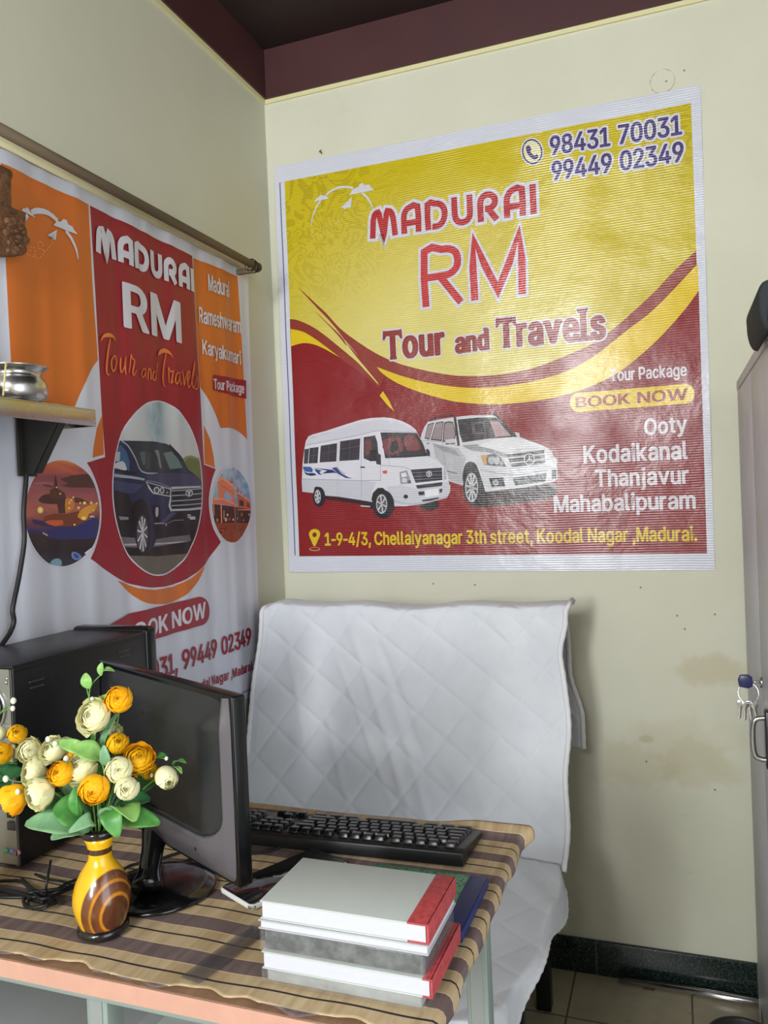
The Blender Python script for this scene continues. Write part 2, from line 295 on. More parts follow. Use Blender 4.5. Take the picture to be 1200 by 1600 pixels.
# ------------------------------------------------------------------ printed banners
# bold letter outlines: closed loops of points in thousandths
GLYPHS = {
',': '27,-111 83,-112 103,-110 109,-104 160,70 161,85 159,90 151,94 55,94 51,93 42,85 12,-96 14,-104 19,-110',
'-': '116,178 332,178 352,179 360,185 362,189 362,249 352,257 336,259 116,259 100,258 92,252 88,242 88,193 90,185 96,180',
'.': '75,-3 103,-4 127,-1 143,8 152,16 161,27 164,35 167,58 165,69 160,80 151,91 139,101 119,109 95,110 71,109 59,105 51,100 37,88 26,69 24,46 26,35 30,27 38,16 53,5 63,0',
'/': '4,-71 68,-72 84,-71 91,-67 97,-59 258,503 260,518 257,526 250,530 232,532 168,531 160,529 154,522 -10,-48 -11,-56 -9,-63 -4,-69',
'0': '193,-5 233,-7 281,-2 313,8 341,25 375,56 393,82 406,109 413,127 426,180 431,229 430,294 426,328 418,365 403,407 391,430 378,449 341,484 305,503 281,510 265,513 245,515 209,515 169,509 137,499 113,484 102,475 76,449 60,426 52,411 44,392 35,365 28,331 24,305 22,229 28,177 39,127 48,105 60,82 73,63 85,49 117,22 149,5 173,-2|213,77 197,84 185,93 176,101 163,120 148,154 140,188 136,222 136,286 140,320 145,343 155,373 167,396 183,415 201,427 209,431 225,433 237,432 253,426 273,412 286,396 299,373 307,350 314,316 318,267 318,241 315,199 310,173 303,146 290,120 274,97 257,85 237,76 225,76',
'1': '66,1 78,0 386,0 406,2 410,3 415,8 417,16 416,65 414,73 410,76 386,80 306,80 302,84 302,492 298,502 290,508 218,509 186,508 178,505 78,436 67,428 61,420 60,352 64,345 70,340 102,339 182,394 186,394 186,390 186,84 182,80 78,80 58,77 52,73 50,65 50,16 54,7 58,3',
'2': '53,1 69,0 385,0 401,1 409,4 413,8 415,16 415,69 414,73 409,78 401,81 201,82 196,84 319,205 362,254 379,277 393,303 403,330 406,348 407,375 402,405 395,424 379,450 352,477 329,492 301,505 273,512 261,513 225,516 185,513 161,508 137,501 109,485 85,467 67,447 52,420 44,394 40,371 40,360 43,348 49,344 53,343 125,342 141,343 145,345 150,348 151,352 156,382 160,394 167,405 185,422 197,428 217,433 237,433 249,429 265,421 282,405 291,390 294,375 294,356 290,337 279,314 262,292 239,265 40,65 38,58 38,16 40,8 45,3',
'3': '181,-5 229,-7 277,-2 305,5 325,13 357,31 381,54 398,75 406,90 414,112 418,131 419,161 414,188 410,203 398,226 385,244 364,263 341,280 325,287 305,295 289,298 269,300 267,305 395,441 398,452 398,494 395,501 389,507 369,509 73,509 53,507 47,501 44,494 44,445 47,433 53,429 61,428 241,427 246,426 132,301 131,248 135,241 141,236 145,235 217,233 245,228 265,218 281,208 295,188 302,169 303,161 302,135 297,120 291,109 280,97 261,85 237,77 205,76 177,84 157,96 149,105 140,120 134,143 125,151 105,153 33,152 26,150 19,143 20,120 27,93 37,75 48,59 67,41 89,24 121,8 157,-1',
'4': '273,1 341,0 361,3 367,8 369,16 369,95 373,99 409,99 429,101 438,110 439,118 439,167 438,171 433,178 425,181 409,182 373,182 369,186 369,311 366,322 357,328 269,328 265,327 259,322 256,311 256,186 253,182 149,182 146,186 273,389 335,488 335,500 325,508 309,509 237,508 233,508 226,503 212,484 16,171 14,163 15,110 17,107 25,101 45,99 253,99 256,95 256,16 258,8 262,5',
'5': '189,-5 229,-7 273,-3 289,1 313,10 345,27 372,52 382,63 403,97 414,135 417,158 417,177 414,203 411,218 403,241 395,256 383,275 370,290 341,314 313,329 293,336 273,340 229,344 185,340 169,336 165,337 172,403 176,426 177,427 381,428 391,437 391,494 389,501 385,505 361,509 133,509 101,509 81,507 73,501 71,498 44,279 43,248 49,242 57,239 125,232 141,233 149,236 169,249 189,257 205,261 225,261 249,254 274,237 286,222 295,207 299,195 302,173 302,161 299,139 286,112 273,97 261,88 249,82 225,76 209,76 197,80 185,86 169,96 159,109 153,120 146,143 141,148 133,150 65,151 45,149 41,148 36,143 35,124 40,101 52,75 72,48 85,36 101,25 129,9 165,-2',
'6': '193,-5 217,-7 261,-5 293,1 325,14 353,32 374,52 391,75 403,97 407,109 414,143 414,184 410,207 403,229 393,248 383,263 351,294 321,311 285,321 233,325 229,328 341,481 347,490 347,498 345,501 337,507 317,509 257,509 237,507 229,502 116,347 88,305 63,263 51,237 44,214 40,195 38,180 40,135 47,105 56,86 67,67 79,52 95,37 121,18 137,9 157,2|225,75 201,80 185,90 176,97 160,120 155,131 151,154 152,180 155,195 160,207 167,218 174,226 189,239 205,246 225,250 237,249 257,242 279,226 293,203 299,188 301,173 301,150 298,135 290,116 283,105 272,93 253,81 241,76',
'7': '88,1 100,0 164,0 184,3 190,8 413,428 417,439 417,492 413,503 404,508 148,509 64,509 48,508 44,506 38,500 36,492 36,443 38,435 44,430 64,427 284,427 289,424 74,24 72,16 73,8 80,3',
'8': '189,-5 237,-7 285,-2 325,8 357,25 373,36 391,52 406,71 418,93 426,124 426,158 421,180 411,207 398,226 385,240 365,257 350,267 360,275 383,297 395,316 402,335 407,358 408,377 406,396 399,422 386,445 374,460 357,476 341,487 309,502 285,510 265,513 245,515 193,514 153,506 133,499 117,491 105,484 90,471 69,449 61,437 52,418 45,388 44,373 48,343 55,320 64,305 75,290 93,274 102,267 81,252 60,233 44,211 36,195 28,165 26,150 27,124 32,101 40,82 52,63 74,41 89,28 109,17 137,6 165,-2|201,77 173,89 162,97 152,109 143,127 141,146 144,165 153,184 161,195 173,205 185,212 205,219 221,222 233,222 251,218 273,209 285,200 291,195 302,180 310,158 310,135 306,120 297,105 289,95 277,88 261,80 249,77 229,75|209,304 185,315 172,328 167,335 160,354 160,384 168,403 176,415 189,424 205,431 217,433 229,434 237,433 257,427 273,416 282,407 290,392 293,377 293,362 291,350 282,331 272,320 261,313 237,303 221,302',
'9': '121,1 133,0 197,0 213,1 222,5 343,171 370,212 386,239 399,265 410,303 414,326 415,348 414,364 410,386 406,401 398,420 379,450 368,462 345,483 313,500 301,505 273,512 221,515 181,512 153,505 125,493 97,475 79,458 60,432 49,409 40,379 38,360 38,330 40,314 44,296 51,277 59,262 75,239 101,215 113,208 137,196 161,189 189,185 221,184 225,182 108,24 106,16 107,8 113,3|213,260 193,268 177,280 167,292 155,314 152,330 152,360 156,379 161,390 168,401 178,413 189,422 201,429 217,433 237,433 253,428 269,418 282,405 290,394 299,371 301,356 301,333 299,318 291,299 283,288 272,277 253,264 241,261 225,259',
'A': '6,1 82,0 98,1 105,5 112,12 152,126 158,134 322,134 331,114 368,12 375,5 382,1 398,0 458,0 474,1 482,3 487,8 488,16 486,24 384,284 307,484 303,496 298,502 290,508 274,509 202,509 190,508 182,505 176,500 173,492 -7,24 -8,16 -7,8 -2,3|190,216 188,220 189,224 238,359 244,348 252,322 291,220 290,217 286,216',
'B': '50,1 62,0 262,0 306,4 342,11 370,23 394,38 415,58 423,69 435,92 443,126 444,152 439,182 431,205 416,228 401,243 386,255 367,265 370,270 385,280 404,299 411,311 419,330 424,356 423,386 416,416 407,435 390,457 366,479 338,494 302,504 246,509 62,509 46,508 38,502 34,492 34,16 38,7 42,3|154,82 151,84 151,216 154,218 258,217 282,211 298,202 304,197 315,186 320,178 327,163 329,152 327,126 319,110 309,99 294,91 282,86 258,82|154,297 151,299 151,424 154,427 242,427 258,425 278,418 290,411 299,401 307,386 310,371 310,360 307,345 302,333 285,314 270,305 246,298',
'C': '230,-5 262,-7 290,-6 322,-3 342,1 378,13 418,36 452,67 475,97 483,112 492,135 498,161 498,169 494,175 486,178 394,178 385,173 372,139 356,116 342,104 322,92 306,85 274,78 262,78 242,81 218,90 194,103 178,117 165,131 149,158 137,188 133,207 129,256 133,301 140,331 157,365 182,397 198,408 218,419 238,426 262,431 294,427 306,424 326,415 342,405 354,394 370,373 385,335 394,330 470,329 490,331 496,335 499,343 495,362 488,384 479,403 460,433 429,464 414,476 386,492 370,499 330,510 302,514 250,515 206,510 174,501 142,488 110,468 80,441 64,422 45,392 33,365 25,339 17,301 14,248 17,211 25,169 33,143 50,109 65,86 80,67 102,47 122,32 142,20 166,9 190,2',
'D': '50,1 62,0 234,0 278,4 302,8 342,19 374,34 406,56 431,80 442,95 459,122 475,163 483,197 487,231 487,280 480,330 467,371 456,394 444,413 430,430 410,450 390,466 354,486 326,496 290,504 230,509 62,509 46,508 38,502 34,492 34,16 38,7 42,3|154,82 151,84 151,424 154,427 226,427 246,425 262,422 278,417 302,407 314,399 328,386 339,375 355,348 367,314 372,284 373,239 371,216 363,182 348,148 343,141 326,120 306,106 274,91 258,87 230,82',
'I': '21,1 33,0 265,0 281,1 289,4 293,8 295,16 295,65 294,73 289,78 281,81 213,82 209,84 209,424 213,427 281,428 289,431 293,435 295,443 294,500 289,505 281,508 277,508 33,509 17,508 7,500 5,492 5,443 7,435 11,432 17,429 33,427 89,427 92,424 92,84 89,82 21,81 17,81 9,76 5,65 5,16 9,7 13,3',
'K': '50,1 62,0 122,0 142,3 149,8 151,16 152,167 194,211 200,205 344,12 354,3 374,0 446,0 466,3 472,8 473,16 471,24 274,284 275,288 289,303 386,400 472,488 472,500 466,506 458,508 350,508 341,503 154,312 151,314 151,492 149,500 146,504 138,508 122,509 50,508 46,508 38,502 34,492 34,16 38,7 42,3',
'M': '50,1 62,0 134,1 142,4 146,8 148,16 148,265 150,273 253,27 262,8 266,4 274,1 290,0 338,0 354,1 362,4 366,8 474,268 478,265 478,16 480,8 486,3 506,0 566,0 586,3 592,8 594,16 594,326 594,492 592,500 582,508 566,509 478,509 462,508 458,506 450,496 329,201 318,171 314,165 299,205 199,447 174,502 166,508 150,509 62,509 46,508 42,506 36,500 34,492 34,16 38,7 42,3',
'N': '50,1 62,0 122,0 138,1 146,6 151,16 151,314 150,318 154,318 357,16 367,5 374,1 390,0 458,0 478,2 482,3 487,8 489,16 489,492 486,501 482,505 474,508 386,508 377,503 374,496 373,194 370,189 187,462 158,502 150,508 134,509 50,508 46,508 38,502 34,492 34,16 38,7 42,3',
'O': '230,-5 274,-7 326,-2 358,7 386,17 418,36 437,52 456,71 479,101 495,131 503,150 515,199 519,237 519,271 515,309 508,343 499,369 488,392 472,418 454,440 433,460 402,483 386,491 358,502 330,510 306,513 286,515 234,514 190,507 166,499 146,490 110,467 80,441 65,422 50,399 36,373 29,354 17,301 14,248 17,211 21,184 36,135 57,97 77,71 98,50 134,25 158,13 178,6 210,-2|242,81 210,93 187,109 165,131 149,158 137,188 133,207 129,252 133,301 140,331 149,350 165,377 182,397 210,416 230,424 262,431 286,428 314,420 342,404 363,384 379,362 392,335 400,305 404,271 403,226 399,199 387,161 371,135 350,110 322,93 302,84 274,78 262,78',
'P': '50,1 62,0 122,0 142,3 149,8 151,16 151,171 154,176 278,178 318,185 338,192 362,205 382,219 404,243 416,262 427,288 434,326 435,341 434,360 428,394 419,416 403,443 378,467 358,483 334,494 314,501 274,507 242,509 62,509 46,508 36,500 34,492 34,16 38,7 42,3|154,257 151,262 151,424 154,427 250,426 278,417 294,407 302,398 311,382 315,371 318,356 318,330 316,314 308,296 298,282 286,272 278,267 258,260 234,257',
'R': '50,1 62,0 122,0 142,3 149,8 151,16 151,182 154,187 222,187 227,186 324,16 328,8 334,3 342,1 358,0 426,0 446,3 452,8 452,20 365,171 347,205 366,215 386,229 396,239 411,258 423,280 431,307 435,333 435,360 431,386 423,413 411,435 400,450 374,474 354,486 330,496 298,504 274,507 242,509 62,509 46,508 42,506 36,500 34,492 34,16 38,7 42,3|154,269 151,273 151,424 154,427 250,426 270,421 286,415 298,406 312,386 315,379 319,356 319,337 316,318 311,307 300,292 282,279 262,272 242,269',
'T': '181,1 197,0 269,1 277,4 282,12 283,424 285,427 413,427 429,428 437,431 442,439 443,496 439,503 432,507 413,509 273,509 33,509 17,507 7,500 6,443 8,435 13,430 21,428 37,427 165,427 167,424 167,16 169,8 172,5',
'U': '230,-7 274,-8 318,-4 358,7 386,19 418,41 444,65 460,88 468,103 476,126 483,167 482,496 479,503 472,507 454,509 382,508 374,505 368,500 367,182 364,156 356,133 346,118 338,109 314,91 298,84 286,80 270,77 242,78 222,83 206,90 186,102 177,110 168,122 156,144 153,156 150,178 150,492 148,500 138,508 122,509 50,508 42,506 36,500 34,492 34,167 37,144 45,114 53,95 74,65 96,42 114,29 146,12 170,3 202,-4',
'W': '146,1 158,0 230,0 250,3 255,8 342,311 347,299 431,8 438,3 458,0 526,0 542,1 550,4 556,12 567,50 687,462 695,492 694,496 691,503 682,508 606,509 590,508 581,503 577,496 502,220 494,190 489,194 407,492 404,500 398,506 394,508 378,509 294,508 286,505 281,500 194,188 184,216 107,500 102,505 94,508 18,509 2,508 -2,506 -8,500 -7,484 124,27 131,8 138,3',
'a': '132,-7 160,-8 192,-7 224,-1 248,10 252,10 260,3 280,0 348,1 356,3 361,8 363,16 363,254 361,277 356,299 349,318 337,337 318,356 308,364 284,377 264,383 244,387 208,391 180,391 144,388 124,383 100,376 84,368 60,353 39,333 31,322 20,303 16,292 16,288 19,280 28,275 84,260 116,261 126,269 135,284 148,297 160,304 184,312 200,313 220,307 236,297 245,284 249,269 250,254 249,250 244,246 224,242 144,232 104,225 80,218 60,209 44,199 23,178 10,156 6,137 4,118 6,95 12,73 23,50 49,24 68,10 96,-1|160,73 140,78 128,86 124,92 118,107 118,122 122,133 136,144 156,153 196,161 216,162 248,167 250,163 249,133 241,110 228,93 204,78 180,72',
'b': '202,-7 242,-8 278,-4 294,1 310,7 334,19 363,42 386,73 400,99 407,122 415,163 415,224 406,265 391,303 379,322 367,337 350,353 334,365 314,376 294,383 274,388 242,391 214,391 182,388 158,381 142,371 140,375 140,405 140,492 139,500 134,505 126,508 110,509 42,508 34,505 28,500 27,16 29,8 32,5 42,1 58,0 122,1 130,3 136,8 138,13 142,13 158,4 170,-1|202,76 186,83 170,96 161,107 149,129 141,160 139,175 141,228 146,246 153,265 160,277 172,292 190,303 202,309 218,312 234,309 250,303 267,292 283,273 290,258 299,231 302,205 302,182 299,156 291,129 284,114 274,100 261,88 246,78 234,75 218,73',
'c': '180,-7 220,-8 256,-4 288,5 312,15 336,30 357,50 369,65 378,80 384,95 389,110 386,118 380,124 320,138 292,138 284,135 279,129 274,114 261,95 252,88 236,78 208,72 188,76 172,82 155,95 143,110 130,137 124,163 122,186 123,212 130,246 139,265 155,288 172,301 188,309 208,312 228,308 236,305 256,293 269,277 280,255 288,248 300,248 320,248 368,261 380,264 386,273 386,284 378,303 369,318 354,337 340,350 320,365 296,377 276,383 256,388 224,391 192,391 156,387 128,380 108,371 80,353 58,333 43,314 26,284 19,265 11,231 8,182 11,152 15,133 23,107 32,88 43,69 58,50 76,34 92,22 104,14 128,4 156,-4',
'd': '168,-7 208,-8 244,-4 268,5 284,14 288,12 289,8 296,3 316,0 384,1 392,4 397,12 398,492 397,500 392,505 384,508 316,509 296,507 286,500 285,462 285,375 284,372 260,382 244,387 212,391 180,391 152,388 132,383 112,376 96,368 80,357 52,330 38,311 26,288 15,254 8,205 8,182 11,152 15,129 22,107 38,73 60,44 76,29 92,18 120,4 148,-4|188,76 172,82 156,93 143,110 135,126 127,148 123,171 123,212 126,235 131,250 140,269 152,286 164,297 184,308 204,312 216,310 232,305 247,296 262,280 269,269 278,250 282,235 286,201 285,171 281,148 274,126 266,110 254,95 244,86 224,76 208,73',
'e': '184,-7 228,-8 264,-4 292,3 320,15 344,31 365,50 381,73 389,92 390,103 384,110 372,115 324,127 292,127 283,122 273,103 263,92 252,83 236,76 216,72 208,72 188,76 172,82 164,87 150,99 138,114 130,129 126,141 124,156 128,160 368,160 388,161 394,167 397,178 397,212 393,246 386,277 378,296 362,322 346,341 332,353 308,369 284,380 256,387 220,391 192,391 160,388 140,384 108,372 96,365 80,354 55,330 43,314 26,284 19,265 11,231 8,201 8,178 14,133 23,107 31,88 51,58 76,33 92,22 120,8 140,1 160,-4|128,237 125,239 126,246 139,273 156,293 176,305 200,312 208,312 224,309 236,304 248,297 256,289 266,277 274,262 280,238 276,237',
'g': '172,-141 208,-143 260,-139 284,-134 316,-124 344,-108 366,-88 380,-69 389,-50 394,-35 398,-8 398,369 397,377 392,382 384,385 316,386 300,385 296,383 291,381 287,373 284,371 264,382 252,385 228,390 168,390 140,385 108,374 88,363 76,353 47,324 35,305 26,286 18,267 11,233 8,207 8,184 11,154 19,120 27,101 40,78 54,59 76,40 100,25 116,17 144,8 168,6 224,6 248,9 260,12 280,23 284,24 285,22 285,-5 282,-20 276,-31 270,-39 260,-48 248,-55 236,-59 212,-63 196,-63 176,-59 148,-43 123,-16 116,-11 112,-11 88,-11 80,-14 36,-38 26,-46 26,-58 39,-76 57,-95 76,-110 92,-120 116,-130 148,-138|196,85 172,93 160,100 147,112 139,124 127,154 123,177 123,214 126,237 131,252 143,275 152,286 160,294 180,306 196,311 212,311 228,307 244,298 262,282 269,271 280,245 285,222 286,177 281,150 278,139 266,116 259,109 244,95 228,88 208,84',
'h': '42,1 58,0 126,1 134,4 138,8 140,16 140,239 141,250 149,273 164,292 182,304 206,311 226,308 246,297 258,283 268,262 270,243 270,16 272,8 278,3 298,0 354,0 374,3 381,8 383,16 383,228 382,265 379,284 371,311 359,333 350,345 334,361 318,371 290,383 274,387 242,391 214,391 182,387 158,381 142,373 140,375 139,500 134,505 126,508 54,509 42,508 34,505 28,500 27,492 27,16 29,8 34,3',
'i': '43,1 111,0 127,1 135,6 140,16 140,367 139,375 135,381 131,384 123,385 55,386 39,384 35,383 29,379 27,371 27,16 31,7 35,3|59,420 79,418 103,419 119,423 135,433 148,450 152,466 152,477 145,496 130,511 123,516 107,520 83,523 55,520 43,515 35,509 25,500 19,488 15,469 18,454 21,447 41,428',
'j': '-25,-133 -7,-135 25,-134 53,-130 85,-119 97,-110 114,-95 122,-84 134,-58 138,-39 140,-20 140,369 139,377 129,384 109,386 41,385 33,382 28,377 27,369 26,-24 22,-39 17,-46 12,-50 1,-54 -27,-56 -35,-65 -36,-73 -36,-118 -32,-129|77,418 109,420 121,424 129,430 142,441 147,449 151,460 152,471 149,486 146,494 141,501 121,517 105,521 93,522 61,521 41,514 23,498 19,490 15,475 16,460 20,449 38,430 45,425 57,420',
'k': '42,1 58,0 126,1 134,4 138,8 140,16 140,141 150,150 274,4 282,1 298,0 370,0 386,2 394,7 396,8 397,16 396,20 391,27 232,216 233,220 240,228 370,351 384,367 382,379 374,384 354,386 286,386 266,383 142,264 140,269 140,492 139,500 134,505 126,508 110,509 42,508 34,505 30,501 27,492 27,16 29,8 34,3',
'l': '114,-1 154,-2 186,2 200,7 204,10 206,18 196,67 191,75 182,78 170,79 150,77 146,78 141,86 140,93 140,494 139,498 134,504 126,508 58,509 38,507 30,501 27,490 27,82 29,67 34,52 42,37 62,16 82,6 94,2',
'm': '42,1 58,0 126,1 134,4 138,8 140,16 141,258 150,280 162,296 182,308 198,312 214,309 230,300 243,284 247,273 248,16 250,8 254,4 262,1 278,0 330,0 350,2 354,3 359,8 361,16 361,250 362,262 369,280 380,296 394,305 414,312 422,312 434,309 450,301 460,292 468,273 470,258 470,61 470,16 472,8 478,3 498,0 554,0 570,1 578,6 583,16 583,262 580,288 574,311 563,333 550,350 530,368 510,380 490,387 470,391 446,393 402,391 382,387 362,380 346,372 322,354 318,354 300,371 286,381 270,386 250,391 210,393 186,391 158,382 138,374 134,381 130,383 126,384 110,386 58,386 38,384 30,379 27,367 27,16 29,8 34,3',
'n': '42,1 58,0 126,1 134,4 138,8 140,16 140,239 141,250 149,273 162,290 182,304 194,308 206,311 214,311 226,308 242,300 255,288 262,277 268,262 270,243 270,16 274,7 282,2 298,0 354,0 370,1 377,5 381,8 383,16 383,107 383,254 379,284 371,311 359,333 347,348 334,361 310,376 290,383 274,387 242,391 214,391 182,387 158,381 142,373 138,373 134,381 130,383 126,384 110,386 58,386 38,384 30,379 27,367 27,16 29,8 34,3',
'o': '180,-7 220,-8 260,-4 296,8 312,15 336,31 357,50 377,76 394,110 400,133 405,156 407,205 401,246 389,284 370,318 346,345 336,353 312,368 276,383 260,387 236,390 192,391 156,387 128,380 96,365 76,350 58,333 43,314 23,277 15,250 11,231 8,201 11,152 23,107 43,69 58,50 72,37 104,14 120,7 140,0 156,-4|204,73 188,76 172,82 155,95 143,110 135,126 127,148 123,171 122,197 123,212 130,246 139,265 148,280 160,293 176,303 188,309 204,312 212,312 228,308 244,301 260,288 277,265 289,231 293,205 293,178 290,152 285,137 277,118 260,95 244,83 236,78 224,75 208,72',
'p': '37,-133 58,-135 126,-134 134,-131 139,-126 140,-118 140,10 142,12 162,2 194,-6 242,-8 266,-6 286,-2 310,7 330,16 342,25 371,52 382,67 399,97 407,120 411,139 416,177 415,222 407,263 399,286 383,316 362,341 342,360 318,374 298,382 266,389 214,391 190,389 162,382 142,371 138,372 134,380 126,385 110,386 42,385 34,382 28,377 27,-118 28,-126|210,74 198,77 178,89 165,101 153,120 144,143 140,165 140,222 145,245 152,263 161,279 171,290 182,299 198,307 218,312 230,311 246,306 260,297 270,289 284,271 291,256 299,229 302,207 302,180 299,154 290,127 283,112 272,97 262,88 242,76 226,73',
'r': '42,1 58,0 126,1 134,4 138,8 140,16 141,254 144,265 153,280 166,293 178,300 190,305 206,308 230,305 258,305 266,312 269,322 269,375 267,382 262,388 250,390 222,392 194,391 166,386 138,376 130,383 110,386 42,385 34,382 30,379 27,367 27,16 29,8 34,3',
's': '153,-7 197,-8 237,-4 265,3 293,15 316,31 338,54 351,76 357,107 357,122 351,152 343,167 335,178 317,195 297,207 273,217 161,245 145,254 136,265 135,284 143,296 153,304 161,308 181,314 189,314 205,312 213,308 225,300 235,288 245,269 253,263 289,263 337,275 347,280 349,288 349,292 346,303 334,326 321,343 297,365 277,376 257,383 241,387 205,391 169,391 133,387 105,379 81,368 59,352 43,337 35,326 27,311 21,280 21,262 27,235 35,220 43,209 61,193 77,182 105,170 133,161 217,143 232,133 239,126 242,118 242,107 233,91 217,79 209,76 185,71 173,72 157,76 137,86 127,99 117,121 109,127 73,127 21,116 13,110 11,103 12,92 20,69 32,50 55,27 73,15 97,5 129,-4',
't': '144,-3 180,-4 216,0 231,5 238,12 238,16 229,61 225,73 220,76 212,78 188,78 168,76 160,79 156,84 152,99 152,307 156,309 216,310 224,313 229,318 230,326 230,367 229,375 220,384 200,386 156,386 152,390 152,454 148,467 144,470 124,473 68,473 48,471 42,466 39,458 39,390 36,386 8,386 -12,383 -18,379 -20,367 -20,326 -16,315 -8,310 36,309 39,307 39,92 47,58 55,42 60,36 84,14 100,7 120,0',
'u': '158,-4 190,-5 226,-1 250,6 270,15 275,8 282,2 302,0 354,0 370,2 376,4 382,11 383,19 383,370 381,378 374,383 354,386 286,385 278,383 272,378 270,370 270,151 268,132 264,121 256,106 250,99 234,86 218,79 202,76 186,77 170,85 159,94 152,102 144,117 140,140 140,370 138,378 134,382 126,385 110,386 42,385 34,383 29,378 27,370 27,128 29,113 37,79 44,64 57,45 82,21 102,9 122,2',
'v': '151,1 223,0 239,1 247,4 251,8 396,367 396,375 394,379 390,382 383,385 307,386 287,383 281,379 209,190 197,160 195,157 193,160 112,371 109,379 103,383 83,386 7,385 -1,382 -7,375 -6,364 138,8 143,3',
'w': '128,1 196,0 216,3 223,8 279,194 284,204 344,8 348,4 356,1 372,0 428,0 448,3 454,8 466,42 568,364 569,375 560,384 540,386 484,386 468,385 460,382 454,375 451,364 410,224 401,194 396,187 340,379 332,384 312,386 240,385 233,382 226,375 172,190 168,188 113,375 110,379 104,384 84,386 28,386 4,382 -2,375 -2,364 106,27 113,8 120,3',
'y': '67,-136 103,-137 131,-134 147,-130 167,-121 187,-108 203,-91 216,-72 228,-49 392,355 396,366 396,374 391,382 383,385 367,386 307,386 291,384 283,380 274,363 199,165 195,157 189,166 112,370 107,380 99,384 83,386 23,386 3,384 -1,383 -6,378 -7,370 -6,363 135,11 121,-26 113,-42 103,-51 99,-54 91,-56 63,-53 47,-55 43,-56 37,-60 22,-113 22,-121 31,-129 43,-133',
}
_gl = {}
def glyph(ch):
    if ch not in _gl:
        k = .729/509.0
        loops = [[(int(a)*k, int(b_)*k) for a, b_ in (p.split(',') for p in l.split())] for l in GLYPHS[ch].split('|')]
        vs = [p for l in loops for p in l]
        fs = [tuple(t) for t in tessellate_polygon([[Vector((p[0], p[1], 0)) for p in l] for l in loops])]
        _gl[ch] = (vs, fs, min(v[0] for v in vs), max(v[0] for v in vs))
    return _gl[ch]
def layout(s, gap=.055, space=.26):
    x = 0; out = []
    for ch in s:
        if ch == ' ': out.append((None, x)); x += space; continue
        g = glyph(ch); out.append((g, x-g[2])); x += g[3]-g[2]+gap
    return out, x-gap
SERIF = {'T': [('b', .5, .36), ('tl',), ('tr',)], 'r': [('b', .22, .4), ('t', .12, .2)], 'u': [('t', .12, .22), ('t', .8, .2), ('b', .93, .16)], 'n': [('b', .17, .36), ('b', .83, .36), ('t', .1, .2)],
         'd': [('h', .75, .26), ('b', .93, .16)], 'a': [('b', .92, .2)], 'v': [('t', .1, .34), ('t', .9, .34)], 'l': [('b', .5, 2.2), ('h', .25, 1.4)]}
# stroke letters: polylines in a unit box (x, y), drawn with a broad flat pen
ROUND = {'M': (1.0, [[(.09, 0), (.14, .62), (.2, .84), (.29, .9), (.36, .82), (.49, .1), (.51, .1), (.63, .82), (.7, .9), (.79, .84), (.86, .62), (.91, 0)]]),
         'A': (.72, [[(.11, 0), (.11, .55), (.16, .76), (.30, .9), (.61, .9), (.61, 0)], [(.11, .36), (.61, .36)]]),
         'D': (.8, [[(.11, 0), (.11, .9), (.36, .9), (.56, .84), (.68, .66), (.69, .42), (.6, .2), (.44, .1), (.25, .1)]]),
         'U': (.74, [[(.11, 1), (.11, .4), (.16, .2), (.28, .1), (.46, .1), (.58, .2), (.63, .4), (.63, 1)]]),
         'R': (.74, [[(.11, 0), (.11, .62), (.17, .8), (.3, .9), (.46, .88), (.58, .76), (.6, .62), (.55, .5), (.42, .42), (.26, .42)], [(.36, .42), (.64, 0)]]),
         'I': (.22, [[(.11, 0), (.11, 1)]])}
THIN = {'R': (.72, [[(.07, 0), (.07, .935), (.36, .935), (.5, .92), (.6, .85), (.63, .72), (.6, .59), (.5, .51), (.36, .49), (.07, .49)], [(.32, .49), (.66, 0)]]),
        'M': (.9, [[(.07, 0), (.09, 1), (.45, .12), (.81, 1), (.83, 0)]])}
LAY = 1.2e-5
